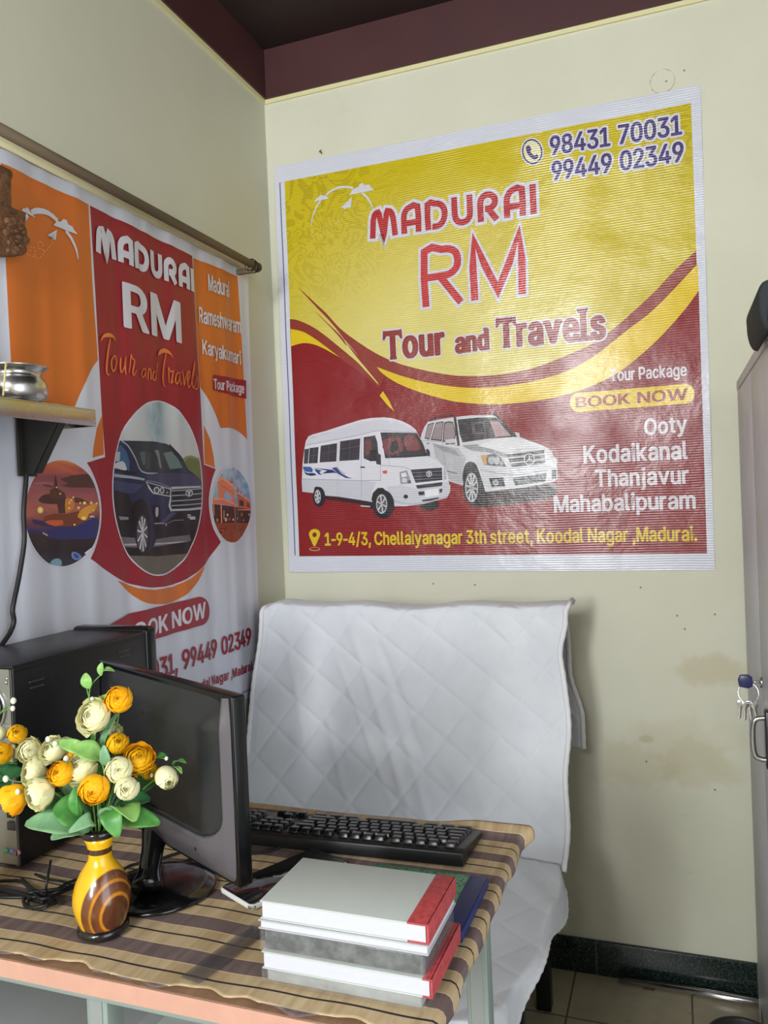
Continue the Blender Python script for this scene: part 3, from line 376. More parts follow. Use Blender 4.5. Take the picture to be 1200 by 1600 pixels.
class Print:
    def __init__(s, ax, sgn, base, uax):
        s.ax, s.base, s.uax = ax, base, uax; s.bm = bmesh.new(); s.mats = []; s.key = {}; s.layer = 0; s.n_ = 0; s.clip = None
    def uv(s, px): p = at(px, s.ax, .014 if s.ax == 0 else -.008); return (p[s.uax], p.z)
    def mat(s, c):
        if isinstance(c, bpy.types.Material): k = c.name
        else: k = c
        if k not in s.key:
            s.key[k] = len(s.mats); s.mats.append(c if isinstance(c, bpy.types.Material) else s.ink(c))
        return s.key[k]
    def up(s): s.n_ += 1; s.layer += 5 if s.n_ < 12 else 1      # the big grounds lie well apart
    def raw(s, pts, m, e=0.0):
        if len(pts) < 3: return
        h = s.layer*LAY+e
        tri = tessellate_polygon([[Vector((p[0], p[1], 0)) for p in pts]])
        vs = [s.bm.verts.new((p[0], p[1], h)) for p in pts]
        for t in tri:
            try: s.bm.faces.new([vs[i] for i in t]).material_index = m
            except ValueError: pass
    def clipped(s, pts):
        if not s.clip: return pts
        C = s.clip
        ar = sum(C[i][0]*C[(i+1) % len(C)][1]-C[(i+1) % len(C)][0]*C[i][1] for i in range(len(C)))
        if ar < 0: C = C[::-1]
        for i in range(len(C)):
            a, b = C[i], C[(i+1) % len(C)]; out = []
            f = lambda p: (b[0]-a[0])*(p[1]-a[1])-(b[1]-a[1])*(p[0]-a[0])
            for j in range(len(pts)):
                p, q = pts[j], pts[(j+1) % len(pts)]; fp, fq = f(p), f(q)
                if fp >= 0: out.append(p)
                if (fp >= 0) != (fq >= 0):
                    t = fp/(fp-fq); out.append((p[0]+(q[0]-p[0])*t, p[1]+(q[1]-p[1])*t))
            pts = out
            if len(pts) < 3: return []
        return pts
    def shape(s, pts, c, smooth=0, up=True):
        if up: s.up()
        if smooth: pts = cat(pts, smooth, True)
        s.raw(s.clipped([s.uv(p) for p in pts]), s.mat(c))
    def ell(s, c, rx, ry, col, n=40, up=True, rot=0):
        ca, sa = math.cos(rot), math.sin(rot)
        s.shape([(c[0]+rx*math.cos(2*PI*i/n)*ca-ry*math.sin(2*PI*i/n)*sa, c[1]+rx*math.cos(2*PI*i/n)*sa+ry*math.sin(2*PI*i/n)*ca) for i in range(n)], col, 0, up)
    def band(s, pts, w, m, e=0.0, rise=0.0):                      # a mitred stroke in banner metres
        N = len(pts); L = []; R = []
        ws = w if isinstance(w, list) else [w]*N
        for i in range(N):
            a = pts[max(i-1, 0)]; b = pts[i]; c = pts[min(i+1, N-1)]
            d1 = Vector((b[0]-a[0], b[1]-a[1])); d2 = Vector((c[0]-b[0], c[1]-b[1]))
            if d1.length < 1e-9: d1 = d2
            if d2.length < 1e-9: d2 = d1
            d1 = d1.normalized(); d2 = d2.normalized(); n1 = Vector((-d1.y, d1.x)); n2 = Vector((-d2.y, d2.x))
            n = n1+n2; n = n.normalized() if n.length > 1e-6 else n1
            k = min(1/max(.3, n.dot(n1)), 2.2)*ws[i]/2
            L.append((b[0]+n.x*k, b[1]+n.y*k)); R.append((b[0]-n.x*k, b[1]-n.y*k))
        for i in range(N-1): s.raw(s.clipped([L[i], L[i+1], R[i+1], R[i]]), m, e+i*rise)
    def line(s, pts, w, c, smooth=0, up=True):          # w in pixels near that place
        if up: s.up()
        if smooth: pts = cat(pts, smooth)
        q = [s.uv(p) for p in pts]; k = .00158
        if isinstance(w, list):                         # taper along the stroke
            n = len(q)-1; w = [w[min(int(i/n*(len(w)-1)), len(w)-2)]*(1-(i/n*(len(w)-1)) % 1)+w[min(int(i/n*(len(w)-1))+1, len(w)-1)]*((i/n*(len(w)-1)) % 1) for i in range(n)]+[w[-1]]
        s.band(q, [x*k for x in w] if isinstance(w, list) else w*k, s.mat(c))
    def frame3(s, P0, P1, T):
        a, b, t = s.uv(P0), s.uv(P1), s.uv(T); return a, (b[0]-a[0], b[1]-a[1]), t[1]-a[1]
    def text(s, st, P0, P1, T, c, bold=.002, halo=None, serif=False, gap=.055, space=.27, start=0.0):
        a, ex, h = s.frame3(P0, P1, T)
        lay, wd = layout(st, gap, space); cap = .729
        if start:                                       # only this much of the line lies left of P0
            ex = (ex[0]/(1-start), ex[1]/(1-start)); a = (a[0]-ex[0]*start, a[1]-ex[1]*start)
        def put(dx, dy, m, e):
            for g, x in lay:
                if g is None: continue
                P = lambda p: (a[0]+ex[0]*((p[0]+x)/wd)+dx, a[1]+ex[1]*((p[0]+x)/wd)+(p[1]/cap)*h+dy)
                vs = [s.bm.verts.new((*P(p), s.layer*LAY+e)) for p in g[0]]
                for f in g[1]:
                    try: s.bm.faces.new([vs[i] for i in f]).material_index = m
                    except ValueError: pass
            if serif:
                i = 0
                for ch, (g, x) in zip(st, lay):
                    if g is None or ch not in SERIF: continue
                    w_ = g[3]-g[2]; x0 = g[2]+x
                    for sf in SERIF[ch]:
                        if sf[0] in 'bth':
                            y = {'b': 0, 't': .547, 'h': .76}[sf[0]]; cx = x0+w_*sf[1]; ww = w_*sf[2]/2; t = .085 if sf[0] == 'b' else -.085
                            q = [(cx-ww, y), (cx+ww, y), (cx+ww*.75, y+t), (cx-ww*.75, y+t)]
                        else:
                            xx = x0 if sf[0] == 'tl' else x0+w_; k = 1 if sf[0] == 'tl' else -1
                            q = [(xx-.03*k, .75), (xx+.06*k, .7), (xx+.05*k, .62), (xx-.05*k, .5)]
                        q = [(p[0]-x, p[1]) for p in q]
                        P = lambda p: (a[0]+ex[0]*((p[0]+x)/wd)+dx, a[1]+ex[1]*((p[0]+x)/wd)+(p[1]/cap)*h+dy)
                        s.raw([P(p) for p in q], m, e+.7*LAY)
        L0 = s.layer                                     # lines of type never overlap each other, so they share their layers
        if halo:
            s.up(); m = s.mat(halo[1])
            for i in range(14): put(halo[0]*math.cos(2*PI*i/14), halo[0]*math.sin(2*PI*i/14), m, i*LAY)
            s.layer += 15
        s.up(); m = s.mat(c)
        put(0, 0, m, 0)
        if serif:                                       # a heavier face
            for i in range(6): put(.0026*math.cos(PI*i/3), .0014*math.sin(PI*i/3), m, (i+1)*1.6*LAY)
        s.layer = L0
    def pen(s, st, font, P0, P1, T, c, wt, halo=None, gap=.1, smooth=0):
        a, ex, h = s.frame3(P0, P1, T)
        tot = sum(font[k][0]+gap for k in st)-gap
        def put(w, m, ext):
            x = 0
            for ki, k in enumerate(st):
                put.e = (ki % 2)*3.6e-4                 # neighbours' outlines lie over each other
                for ln in font[k][1]:
                    if smooth and len(ln) > 3: ln = cat(ln, 2)
                    q = [(a[0]+ex[0]*(x+p[0])/tot, a[1]+ex[1]*(x+p[0])/tot+h*p[1]) for p in ln]
                    if ext:
                        d = Vector(q[0])-Vector(q[1]); d = d.normalized()*ext; q[0] = (q[0][0]+d.x, q[0][1]+d.y)
                        d = Vector(q[-1])-Vector(q[-2]); d = d.normalized()*ext; q[-1] = (q[-1][0]+d.x, q[-1][1]+d.y)
                    s.band(q, w, m, put.e, 6e-6); put.e += len(q)*6e-6+LAY
                x += font[k][0]+gap
        L0 = s.layer
        if halo: s.up(); put.e = 0; put(wt+2*halo[0], s.mat(halo[1]), halo[0]); s.layer += 64
        s.up(); put.e = 0; put(wt, s.mat(c), 0)
        s.layer = L0
    def emblem(s, f, col, dots):                        # arc of cloud and paper plane; f maps the crop to pixels
        F = lambda L: [f(p) for p in L]
        for L, w in dots['arcs']: s.line(F(L), w, col, 5)
        for L in dots['fills']: s.shape(F(L), col)
        s.up()
        for p in dots['dots']: s.ell(f(p), .9, .9, dots['dotcol'], 6, False)
    def build(s, name, corners, sheet, wave, step_u, step_v, thick):
        us = [s.uv(p)[0] for p in corners]; vs = [s.uv(p)[1] for p in corners]
        bm = s.bm
        m = s.mat(sheet); c = [(*s.uv(p), 0) for p in corners]     # the sheet itself: TL TR BR BL, and its edge
        f0 = [bm.verts.new(p) for p in c]; bm.faces.new(f0).material_index = m
        for i in range(4):
            a, b_ = c[i], c[(i+1) % 4]; bm.faces.new([bm.verts.new(p) for p in (a, b_, (b_[0], b_[1], -thick), (a[0], a[1], -thick))]).material_index = m
        # cut the print where the sheet bends; between two cuts every layer is flat
        nodes = []
        for ax, st in ((0, step_u), (1, step_v)):
            lo, hi = min(v.co[ax] for v in bm.verts)-1e-4, max(v.co[ax] for v in bm.verts)+1e-4
            k = int((hi-lo)/st)+1; nodes.append((lo, (hi-lo)/k))
            for i in range(1, k):
                co = [0, 0, 0]; co[ax] = lo+(hi-lo)*i/k; no = [0, 0, 0]; no[ax] = 1
                bmesh.ops.bisect_plane(bm, geom=list(bm.verts)+list(bm.edges)+list(bm.faces), dist=1e-7, plane_co=co, plane_no=no)
        def pw_lin(f, x, nd):
            t = (x-nd[0])/nd[1]; i = math.floor(t); t -= i
            return f(nd[0]+i*nd[1])*(1-t)+f(nd[0]+(i+1)*nd[1])*t
        fu, fv = wave
        for v in bm.verts:
            u, w, e = v.co; h = s.base+e+pw_lin(fu, u, nodes[0])+pw_lin(fv, w, nodes[1])
            v.co = (u, -h, w) if s.ax == 1 else (h, u, w)
        for f in bm.faces:
            n = f.normal; f.normal_update(); n = f.normal
            if (n.y if s.ax == 1 else -n.x) > 0: f.normal_flip()
            f.smooth = False
        me = bpy.data.meshes.new(name); o = bpy.data.objects.new(name, me); COL.objects.link(o)
        xs = [v.co for v in bm.verts]; ctr = Vector([(min(v[i] for v in xs)+max(v[i] for v in xs))/2 for i in range(3)]); ctr.z = min(v.z for v in xs)
        for v in bm.verts: v.co -= ctr
        bm.to_mesh(me); bm.free(); o.location = ctr
        for q in s.mats: me.materials.append(q)
        # smooth shading that follows the sheet
        me.shade_smooth()
        return o

WHITE = (206, 206, 216)
# ---- yellow and red vinyl banner on the back wall
bn = Print(1, -1, .0035, 0)
_rip = {}
def vinyl(name, base, q):
    p = q.pos(); z = q.sep(p)
    # fine horizontal ribs of the laminated vinyl, stronger in patches
    f = q.math('SINE', q.math('ADD', q.math('MULTIPLY', z[2], 2*PI/.0062), q.math('MULTIPLY', q.noise(p, 6, 2), 6)))
    f = q.math('MULTIPLY', f, q.mr(q.noise(p, 5, 2), .4, .7, .05, .35))
    f = q.math('ADD', f, q.math('MULTIPLY', q.noise(p, 11, 4, .6), 3.2))
    q.bump(f, .42, .0022)
    return q.set(base, .27, spec=.6)
bn.ink = lambda c: (lambda q: vinyl('ink', lin(c), q))(NT('banner_ink'))
q = NT('banner_yellow'); p = q.pos()
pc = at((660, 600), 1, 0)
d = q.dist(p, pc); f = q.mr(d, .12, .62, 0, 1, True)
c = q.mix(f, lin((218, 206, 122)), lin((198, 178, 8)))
tl, tr = at((470, 300), 1, 0), at((1078, 190), 1, 0)
mk = q.math('MAXIMUM', q.mr(q.dist(p, tl), .1, .42, 1, 0), q.mr(q.dist(p, tr), .05, .2, 1, 0))
w = q.noise(p, 9, 1.5, .4, 2.2); w = q.math('SINE', q.math('MULTIPLY', w, 42)); w = q.math('GREATER_THAN', w, .35)
c = q.mix(q.math('MULTIPLY', q.math('MULTIPLY', w, mk), .42), c, lin((150, 132, 0)))
yel = vinyl('banner_yellow', c, q)
sheet_w = bn.ink((208, 210, 222)); sheet_w.name = 'banner_white'
BROWN, DRED, YEL, INK = (140, 50, 38), (134, 22, 28), (222, 190, 24), (70, 54, 112)
bn.shape([(444.3, 283.3), (1079.7, 159.8), (1104.8, 865), (467.3, 869.3)], yel)
bn.line([(437, 285), (460.6, 868)], 2.2, (96, 92, 140))
upper = [(463, 446.7), (479, 461), (495, 476), (510, 490), (530, 512), (553, 530), (586.7, 551.7), (620, 566.7), (653, 576), (686.7, 583), (720, 587), (770, 586), (820, 578), (850, 569), (885, 555), (920, 539.5), (955, 516), (994.7, 481.4), (1024, 453.9), (1053.4, 422.7), (1087.8, 391)]
low_y = [(1091.8, 453.8), (1067, 487), (1025, 532.5), (976, 574.5), (937.5, 597), (895.5, 613), (850, 624), (780, 631.5), (720, 628.5), (686.7, 621.7), (653.3, 611.7), (620, 598.3), (596.7, 583), (588, 573)]
up_y = [(588, 573), (606.7, 580), (633, 589), (670, 598), (720, 605), (770, 605), (820, 598), (843, 593), (885, 580), (927, 557), (976, 518.5), (1025, 480), (1090.2, 411.7)]
band1 = [(452.6, 498.3), (462, 499.5), (473.3, 503.3), (490, 511.7), (506.7, 523.3), (523.3, 536.7), (543.3, 553.3), (560, 568), (590.8, 601.3)]
sliver = [(589.2, 597.4), (570.5, 574.5), (551.5, 551.2), (537.5, 530.5), (524, 512.5), (511, 497.5), (496.5, 482.6)]
bn.shape(cat(band1, 4)+cat(sliver, 3)+cat(upper, 4)+[(1104.8, 865), (467.3, 869.3)], BROWN)
bn.shape([(454.5, 541), (473, 536), (490, 538), (506.7, 545), (529, 558), (560, 580), (592, 606), (600, 588)]+low_y[::-1][2:]+[(1104.8, 865), (467.3, 869.3)], DRED)
bn.shape(cat(up_y, 4)+cat(low_y, 4), YEL)
bn.shape(cat([(454, 514), (473.3, 518.3), (490, 528), (506.7, 540), (530, 558)], 4)+cat([(530, 558), (506.7, 545), (490, 538), (473, 536), (454.5, 541)], 4), YEL)
bn.shape([(597.5, 611), (592.5, 618), (604, 632), (615, 642.5), (606.7, 625)], YEL)
bn.line([(493.3, 487.5), (506, 500), (520, 514), (533, 528), (541, 540)], [.6, 1.2, 2.2, 4, 1], BROWN, 4)
bn.line([(533, 526), (546, 540), (558, 555)], [.6, 1, .4], (214, 180, 150), 4)
q_ = lambda p: (480+p[0]/8.571, 270+p[1]/8.571)
bn.emblem(q_, WHITE, dict(arcs=[([(55, 700), (65, 600), (110, 480), (150, 405), (180, 375)], [1, 2, 2.6, 3, 3.2]), ([(250, 290), (330, 230), (420, 195), (520, 185), (610, 200)], [3.2, 3.8, 4.2, 4.2, 4]), ([(735, 265), (800, 330), (840, 395), (872, 460)], [3.6, 3.4, 2.8, 2])],
    fills=[[(562, 292), (610, 212), (680, 190), (696, 148), (735, 134), (765, 160), (795, 158), (830, 155), (850, 192), (896, 226)], [(85, 385), (130, 335), (180, 292), (215, 305), (240, 295), (285, 342)], [(592, 325), (450, 466), (480, 468), (505, 490), (525, 462), (580, 465)]],
    dots=[(505, 530), (480, 575), (450, 610), (420, 640), (395, 665), (375, 705), (365, 745), (330, 775), (280, 800), (230, 812), (180, 830), (140, 832), (100, 820), (75, 795), (60, 770), (205, 735), (230, 712), (255, 722), (268, 755), (250, 790), (215, 800), (305, 655), (335, 640), (365, 650), (400, 640)], dotcol=(214, 204, 120)))
RED1 = (176, 38, 42)
bn.pen('MADURAI', ROUND, (578, 373), (839, 333), (582, 329), RED1, .0165, (.0082, WHITE), .13, 1)
bn.pen('RM', THIN, (659, 480), (823, 459), (656, 388), (190, 48, 50), .0195, (.0075, WHITE), .1, 1)
bn.text('Tour', (602, 562), (694, 553.5), (600.5, 518), (140, 46, 40), .0042, (.0062, WHITE), True, .09)
bn.text('and', (712, 552), (763.5, 545.8), (711.5, 520), (140, 46, 40), .0038, (.006, WHITE), True, .09)
bn.text('Travels', (779, 544), (946, 529), (776, 498), (140, 46, 40), .0042, (.006, WHITE), True, .09)
bn.text('98431 70031', (859.7, 243), (1066, 209.5), (858.5, 213), INK, .0034, (.005, WHITE), False, .05, .34)
bn.text('99449 02349', (862.5, 283), (1069, 251.5), (861, 252.8), INK, .0034, (.005, WHITE), False, .05, .34)
bn.ell((831.5, 236.6), 18, 22, WHITE, rot=-.15); bn.ell((831.5, 236.6), 16, 20, INK, rot=-.15); bn.ell((831.5, 236.6), 13.6, 17.4, (222, 214, 170), rot=-.15)
ic = lambda x, y: (760+x/2.727, 100+y/2.727)
bn.shape([ic(168, 355), ic(180, 345), ic(192, 362), ic(187, 372), ic(205, 390), ic(214, 383), ic(222, 395), ic(210, 406), ic(193, 402), ic(175, 382)], INK, 3)
LAV = (212, 206, 214)
bn.text('Tour Package', (953, 596), (1073.5, 587), (953, 576.5), LAV, .0014, None, False, .055, .28)
bn.line([(905.5, 628.8), (1070, 615)], 31, YEL); bn.ell((905.5, 628.8), 15.3, 15.6, YEL, 32); bn.ell((1070, 615), 15.2, 15.7, YEL, 32)
bn.text('BOOK NOW', (899.5, 637.5), (1075, 624), (899, 620.5), (148, 50, 46), .0034, None, False, .055, .3)
bn.text('Ooty', (1006.8, 680), (1074, 674.5), (1006, 654.5), LAV, .0024, None, False, .05)
bn.text('Kodaikanal', (912, 724), (1075, 717.3), (911, 696.3), LAV, .0024, None, False, .055)
bn.text('Thanjavur', (930, 761), (1077, 755.8), (929, 734), LAV, .0024, None, False, .055)
bn.text('Mahabalipuram', (865.5, 801), (1087.5, 795), (864, 774.5), LAV, .0024, None, False, .055)
bn.text('1-9-4/3, Chellaiyanagar 3th street, Koodal Nagar ,Madurai.', (507.3, 852.7), (1089.8, 845.5), (507, 832.5), (214, 184, 22), .0016, None, False, .055, .24)
pn = lambda x, y: (420+x/3, 460+y/3)
bn.shape([pn(213, 1182), pn(196, 1150), pn(187, 1126), pn(192, 1110), pn(205, 1101), pn(222, 1101), pn(235, 1110), pn(239, 1126), pn(230, 1150)], (214, 184, 22), 4)
bn.ell(pn(213, 1127), 3.4, 3.8, DRED, 16); bn.ell(pn(214, 1194), 8.5, 3, (200, 150, 90), 20); bn.ell(pn(214, 1193), 7, 2, DRED, 20)
# the printed SUV and minibus
S = lambda *L: [(650+x/5, 630+y/5) for x, y in L]
SW, SD = (204, 204, 210), (58, 48, 52)
bn.shape(S((235, 600), (370, 650), (420, 790), (460, 805), (560, 812), (800, 782), (1000, 750), (1075, 725), (1060, 630), (500, 640), (300, 560)), (46, 18, 22), 3)
bn.shape(S((30, 290), (40, 240), (62, 185), (90, 145), (200, 122), (300, 108), (420, 94), (600, 92), (645, 112), (700, 165), (790, 255), (850, 280), (940, 310), (1010, 340), (1060, 372), (1078, 420), (1102, 440), (1105, 590), (1080, 612), (900, 650), (760, 668), (540, 692), (512, 600), (480, 500), (430, 460), (390, 470), (368, 540), (368, 645), (225, 600), (150, 500), (60, 400)), SW)
bn.shape(S((130, 320), (330, 350), (390, 430), (365, 520), (362, 640), (230, 596), (215, 500), (150, 420)), (176, 174, 180)); bn.shape(S((120, 310), (300, 360), (350, 420), (200, 370)), (150, 148, 154))
bn.shape(S((352, 330), (480, 320), (640, 375), (712, 398), (708, 425), (670, 415), (560, 385), (430, 370)), (152, 150, 154)); bn.shape(S((480, 332), (690, 262), (822, 268), (1000, 340), (800, 350), (720, 380), (650, 372)), (218, 218, 222))
bn.shape(S((322, 128), (480, 112), (622, 112), (700, 180), (785, 262), (560, 278), (362, 306), (340, 240)), (52, 46, 50))
bn.shape(S((578, 140), (640, 138), (740, 252), (618, 262)), (176, 144, 148)); bn.shape(S((430, 152), (530, 138), (552, 248), (440, 240)), (96, 84, 88)); bn.shape(S((455, 165), (520, 158), (536, 228), (468, 225)), (58, 52, 56))
for L in ([(64, 276), (88, 165), (140, 148), (104, 285)], [(112, 286), (152, 150), (212, 140), (200, 296)], [(216, 150), (250, 140), (288, 145), (312, 240), (300, 290), (206, 302)]):
    bn.shape(S(*L), SD); bn.shape(S(*[(x*.86+sum(a for a, _ in L)/len(L)*.14, y*.88+sum(b_ for _, b_ in L)/len(L)*.12) for x, y in L]), (150, 134, 138))
bn.shape(S((290, 100), (312, 112), (342, 334), (322, 330)), SD); bn.line(S((105, 137), (150, 108), (270, 94), (302, 104)), 2.4, SD, 4); bn.line(S((590, 82), (625, 92), (642, 114)), 4, SD, 3); bn.line(S((640, 112), (785, 262)), 3, SD)
bn.shape(S((225, 285), (300, 276), (308, 312), (232, 322)), (196, 194, 198)); bn.line(S((228, 320), (306, 313)), 1.6, SD); bn.shape(S((770, 225), (805, 230), (812, 260), (786, 260)), (200, 198, 202))
bn.shape(S((706, 402), (1000, 364), (1010, 465), (905, 497), (750, 500)), (48, 44, 48))
for a, b_ in (((712, 428), (1004, 398)), ((728, 470), (1008, 436)), ((752, 506), (1012, 474))): bn.line(S(a, b_), 2.6, (196, 196, 202))
bn.ell(S((885, 438))[0], 8.6, 9.4, (204, 204, 210)); bn.ell(S((885, 438))[0], 7.2, 8, (52, 48, 54))
for a in ((885, 396), (852, 462), (918, 460)): bn.line(S((885, 438), a), [2.2, .8], (208, 208, 214))
bn.shape(S((505, 410), (610, 396), (660, 420), (706, 496), (640, 492), (532, 482)), (92, 90, 94)); bn.shape(S((508, 412), (552, 406), (552, 478), (532, 478)), (206, 160, 84)); bn.ell(S((590, 446))[0], 5.5, 6.4, (172, 172, 178)); bn.ell(S((630, 450))[0], 4.6, 6, (182, 182, 188)); bn.ell(S((668, 470))[0], 3, 4, (160, 160, 166))
bn.shape(S((1015, 342), (1060, 372), (1076, 420), (1030, 450)), (178, 178, 186)); bn.line(S((500, 520), (760, 560), (1030, 520)), 1.2, (150, 150, 156), 4)
bn.shape(S((570, 586), (680, 580), (696, 650), (590, 656)), (50, 44, 48)); bn.ell(S((622, 620))[0], 4.4, 4.4, (190, 190, 194)); bn.ell(S((622, 620))[0], 2.8, 2.8, (120, 116, 120)); bn.shape(S((1060, 526), (1096, 520), (1096, 590), (1060, 596)), (50, 44, 48))
bn.shape(S((755, 584), (1022, 545), (1010, 612), (775, 642)), (50, 46, 50)); bn.line(S((218, 525), (320, 548)), 1.3, (70, 64, 70)); bn.line(S((235, 592), (370, 638)), 3.4, (190, 188, 194))
for a in ((80, 312), (182, 345)): bn.line(S(a, (a[0]+24, a[1]+4)), 3, (150, 148, 152))
bn.line(S((40, 290), (200, 300), (330, 335)), .9, (140, 138, 142)); bn.line(S((206, 302), (225, 480), (232, 592)), .8, (150, 148, 152))
bn.shape(S((368, 640), (366, 540), (388, 472), (430, 456), (470, 480), (500, 560), (540, 692), (540, 790), (470, 800), (420, 780)), (34, 28, 32), 2)
bn.ell(S((437, 662))[0], 14.4, 25.4, (40, 36, 40)); bn.ell(S((434, 658))[0], 10.2, 23, (186, 186, 192)); bn.ell(S((434, 658))[0], 8.6, 20, (84, 80, 84))
for i in range(10):
    a = 2*PI*i/10+.15; bn.line(S((434, 658), (434+47*math.cos(a), 658+106*math.sin(a))), [2.2, 3.0], (196, 196, 202), 0, i == 0)
bn.ell(S((434, 658))[0], 2, 3.4, (150, 150, 156))
V = lambda *L: [(460+x/5, 640+y/5) for x, y in L]
VW = (214, 214, 222)
bn.ell(V((1050, 742))[0], 15, 9.4, (40, 32, 36))
bn.shape(V((210, 660), (270, 680), (600, 700), (620, 760), (590, 778), (520, 740), (240, 700)), (48, 26, 30))
bn.shape(V((62, 642), (58, 560), (65, 420), (80, 300), (90, 245), (110, 210), (140, 195), (250, 165), (400, 115), (520, 78), (600, 65), (700, 60), (770, 68), (840, 90), (900, 120), (945, 155), (960, 185), (1000, 260), (1040, 350), (1062, 372), (1120, 405), (1165, 440), (1190, 480), (1202, 540), (1196, 590), (1215, 590), (1215, 640), (1190, 690), (1000, 738), (860, 755), (770, 755), (740, 690), (720, 640), (690, 612), (650, 612), (618, 650), (605, 722), (520, 708), (340, 680), (215, 670), (200, 620), (180, 602), (160, 606), (150, 652)), VW)
bn.shape(V((62, 545), (560, 556), (640, 570), (600, 640), (604, 722), (520, 708), (340, 680), (215, 670), (195, 605), (160, 600), (148, 652), (62, 642)), (196, 196, 206)); bn.shape(V((720, 600), (830, 590), (960, 620), (1205, 560), (1215, 640), (1190, 690), (1000, 738), (770, 755), (745, 690)), (198, 198, 208))
bn.shape(V((110, 212), (250, 178), (400, 130), (520, 95), (650, 80), (800, 90), (940, 160), (955, 182), (660, 168), (520, 196), (250, 250), (90, 278)), (202, 202, 212)); bn.line(V((90, 278), (250, 248), (530, 194), (660, 164), (955, 180)), 1, (150, 150, 160), 3)
for a, b_ in (((130, 222), (175, 208)), ((205, 198), (270, 180))): bn.line(V(a, b_), 1.6, (180, 184, 198))
WD = (56, 52, 60)
for L in ([(80, 310), (116, 304), (106, 422), (75, 423)], [(120, 300), (189, 292), (181, 418), (111, 421)], [(206, 283), (333, 262), (327, 405), (197, 413)], [(356, 248), (513, 224), (506, 392), (350, 402)]):
    bn.shape(V(*L), WD); x0 = L[0][0]; x1 = L[1][0]; bn.line(V(((x0+x1)/2, (L[0][1]+L[1][1])/2+4), ((L[2][0]+L[3][0])/2, (L[2][1]+L[3][1])/2-4)), .8, (92, 90, 98)); bn.line(V((L[0][0]+8, L[0][1]+60), (L[1][0]-8, L[1][1]+60)), 1.6, (78, 74, 82))
bn.shape(V((540, 215), (605, 206), (628, 200), (646, 250), (656, 345), (674, 352), (676, 432), (640, 426), (636, 402), (590, 402), (540, 380)), WD); bn.shape(V((552, 235), (600, 225), (600, 330), (552, 365)), (112, 62, 66)); bn.shape(V((588, 316), (640, 314), (646, 402), (590, 404)), (40, 36, 42))
bn.shape(V((670, 178), (800, 178), (955, 183), (1000, 260), (1040, 362), (880, 374), (708, 380), (690, 280)), (60, 48, 54)); bn.shape(V((690, 238), (830, 222), (842, 325), (716, 345)), (118, 58, 62), 2); bn.shape(V((860, 208), (935, 206), (988, 305), (880, 318)), (126, 66, 70), 2); bn.shape(V((760, 250), (800, 245), (810, 320), (740, 330)), (44, 38, 44), 2); bn.line(V((712, 372), (1036, 354)), 3, (40, 36, 42)); bn.shape(V((1026, 312), (1045, 310), (1056, 330), (1056, 362), (1040, 360)), (54, 50, 58), 2)
bn.shape(V((905, 468), (1150, 452), (1154, 550), (945, 572)), (52, 48, 58))
for a, b_ in (((915, 494), (1150, 480)), ((928, 522), (1152, 508)), ((938, 548), (1153, 534))): bn.line(V(a, b_), 1.6, (104, 102, 112))
bn.line(V((905, 466), (1150, 450)), 1.3, (228, 228, 234)); bn.line(V((940, 580), (1156, 558)), 1.8, (226, 226, 232)); bn.shape(V((945, 592), (1156, 566), (1150, 596), (960, 618)), (56, 52, 60))
bn.ell(V((1050, 502))[0], 4.6, 4.8, (196, 196, 204)); bn.ell(V((1050, 502))[0], 3.4, 3.6, (80, 76, 86)); bn.ell(V((1050, 502))[0], 1.2, 3.4, (196, 196, 204)); bn.line(V((1034, 494), (1066, 494)), .9, (196, 196, 204))
bn.shape(V((820, 488), (878, 474), (914, 576), (826, 582)), (150, 150, 158)); bn.shape(V((832, 498), (868, 490), (880, 520), (838, 530)), (222, 222, 228)); bn.ell(V((858, 552))[0], 4, 3.6, (206, 206, 212)); bn.shape(V((884, 555), (905, 550), (908, 574), (888, 576)), (92, 88, 96)); bn.shape(V((1164, 450), (1186, 482), (1186, 545), (1166, 552)), (178, 178, 186))
bn.shape(V((965, 642), (1012, 638), (1016, 668), (970, 670)), (50, 46, 54)); bn.shape(V((1130, 622), (1156, 617), (1150, 646), (1132, 650)), (50, 46, 54)); bn.shape(V((1015, 630), (1122, 614), (1126, 668), (1018, 686)), (226, 226, 232)); bn.ell(V((868, 680))[0], 3.6, 3.2, (48, 44, 52)); bn.shape(V((990, 706), (1128, 684), (1122, 702), (1000, 720)), (56, 50, 58)); bn.line(V((760, 700), (860, 735), (1000, 728), (1190, 680)), 1.2, (158, 158, 168), 3)
bn.line(V((62, 542), (300, 548), (520, 555), (670, 552)), .9, (150, 150, 160)); bn.line(V((524, 205), (520, 450), (522, 700)), .9, (160, 160, 170)); bn.line(V((340, 256), (336, 680)), .6, (176, 176, 186)); bn.line(V((670, 430), (672, 560)), .8, (160, 160, 170)); bn.line(V((676, 434), (740, 440), (860, 450), (905, 468)), .9, (150, 150, 160)); bn.shape(V((515, 445), (550, 445), (550, 455), (515, 455)), (44, 40, 48)); bn.shape(V((686, 480), (722, 474), (722, 500), (694, 500)), (204, 84, 60)); bn.line(V((515, 752), (590, 758)), 2.2, (196, 194, 202)); bn.line(V((735, 380), (745, 438), (820, 446)), .7, (170, 170, 178))
BL1, BL2 = (46, 62, 130), (36, 40, 96)
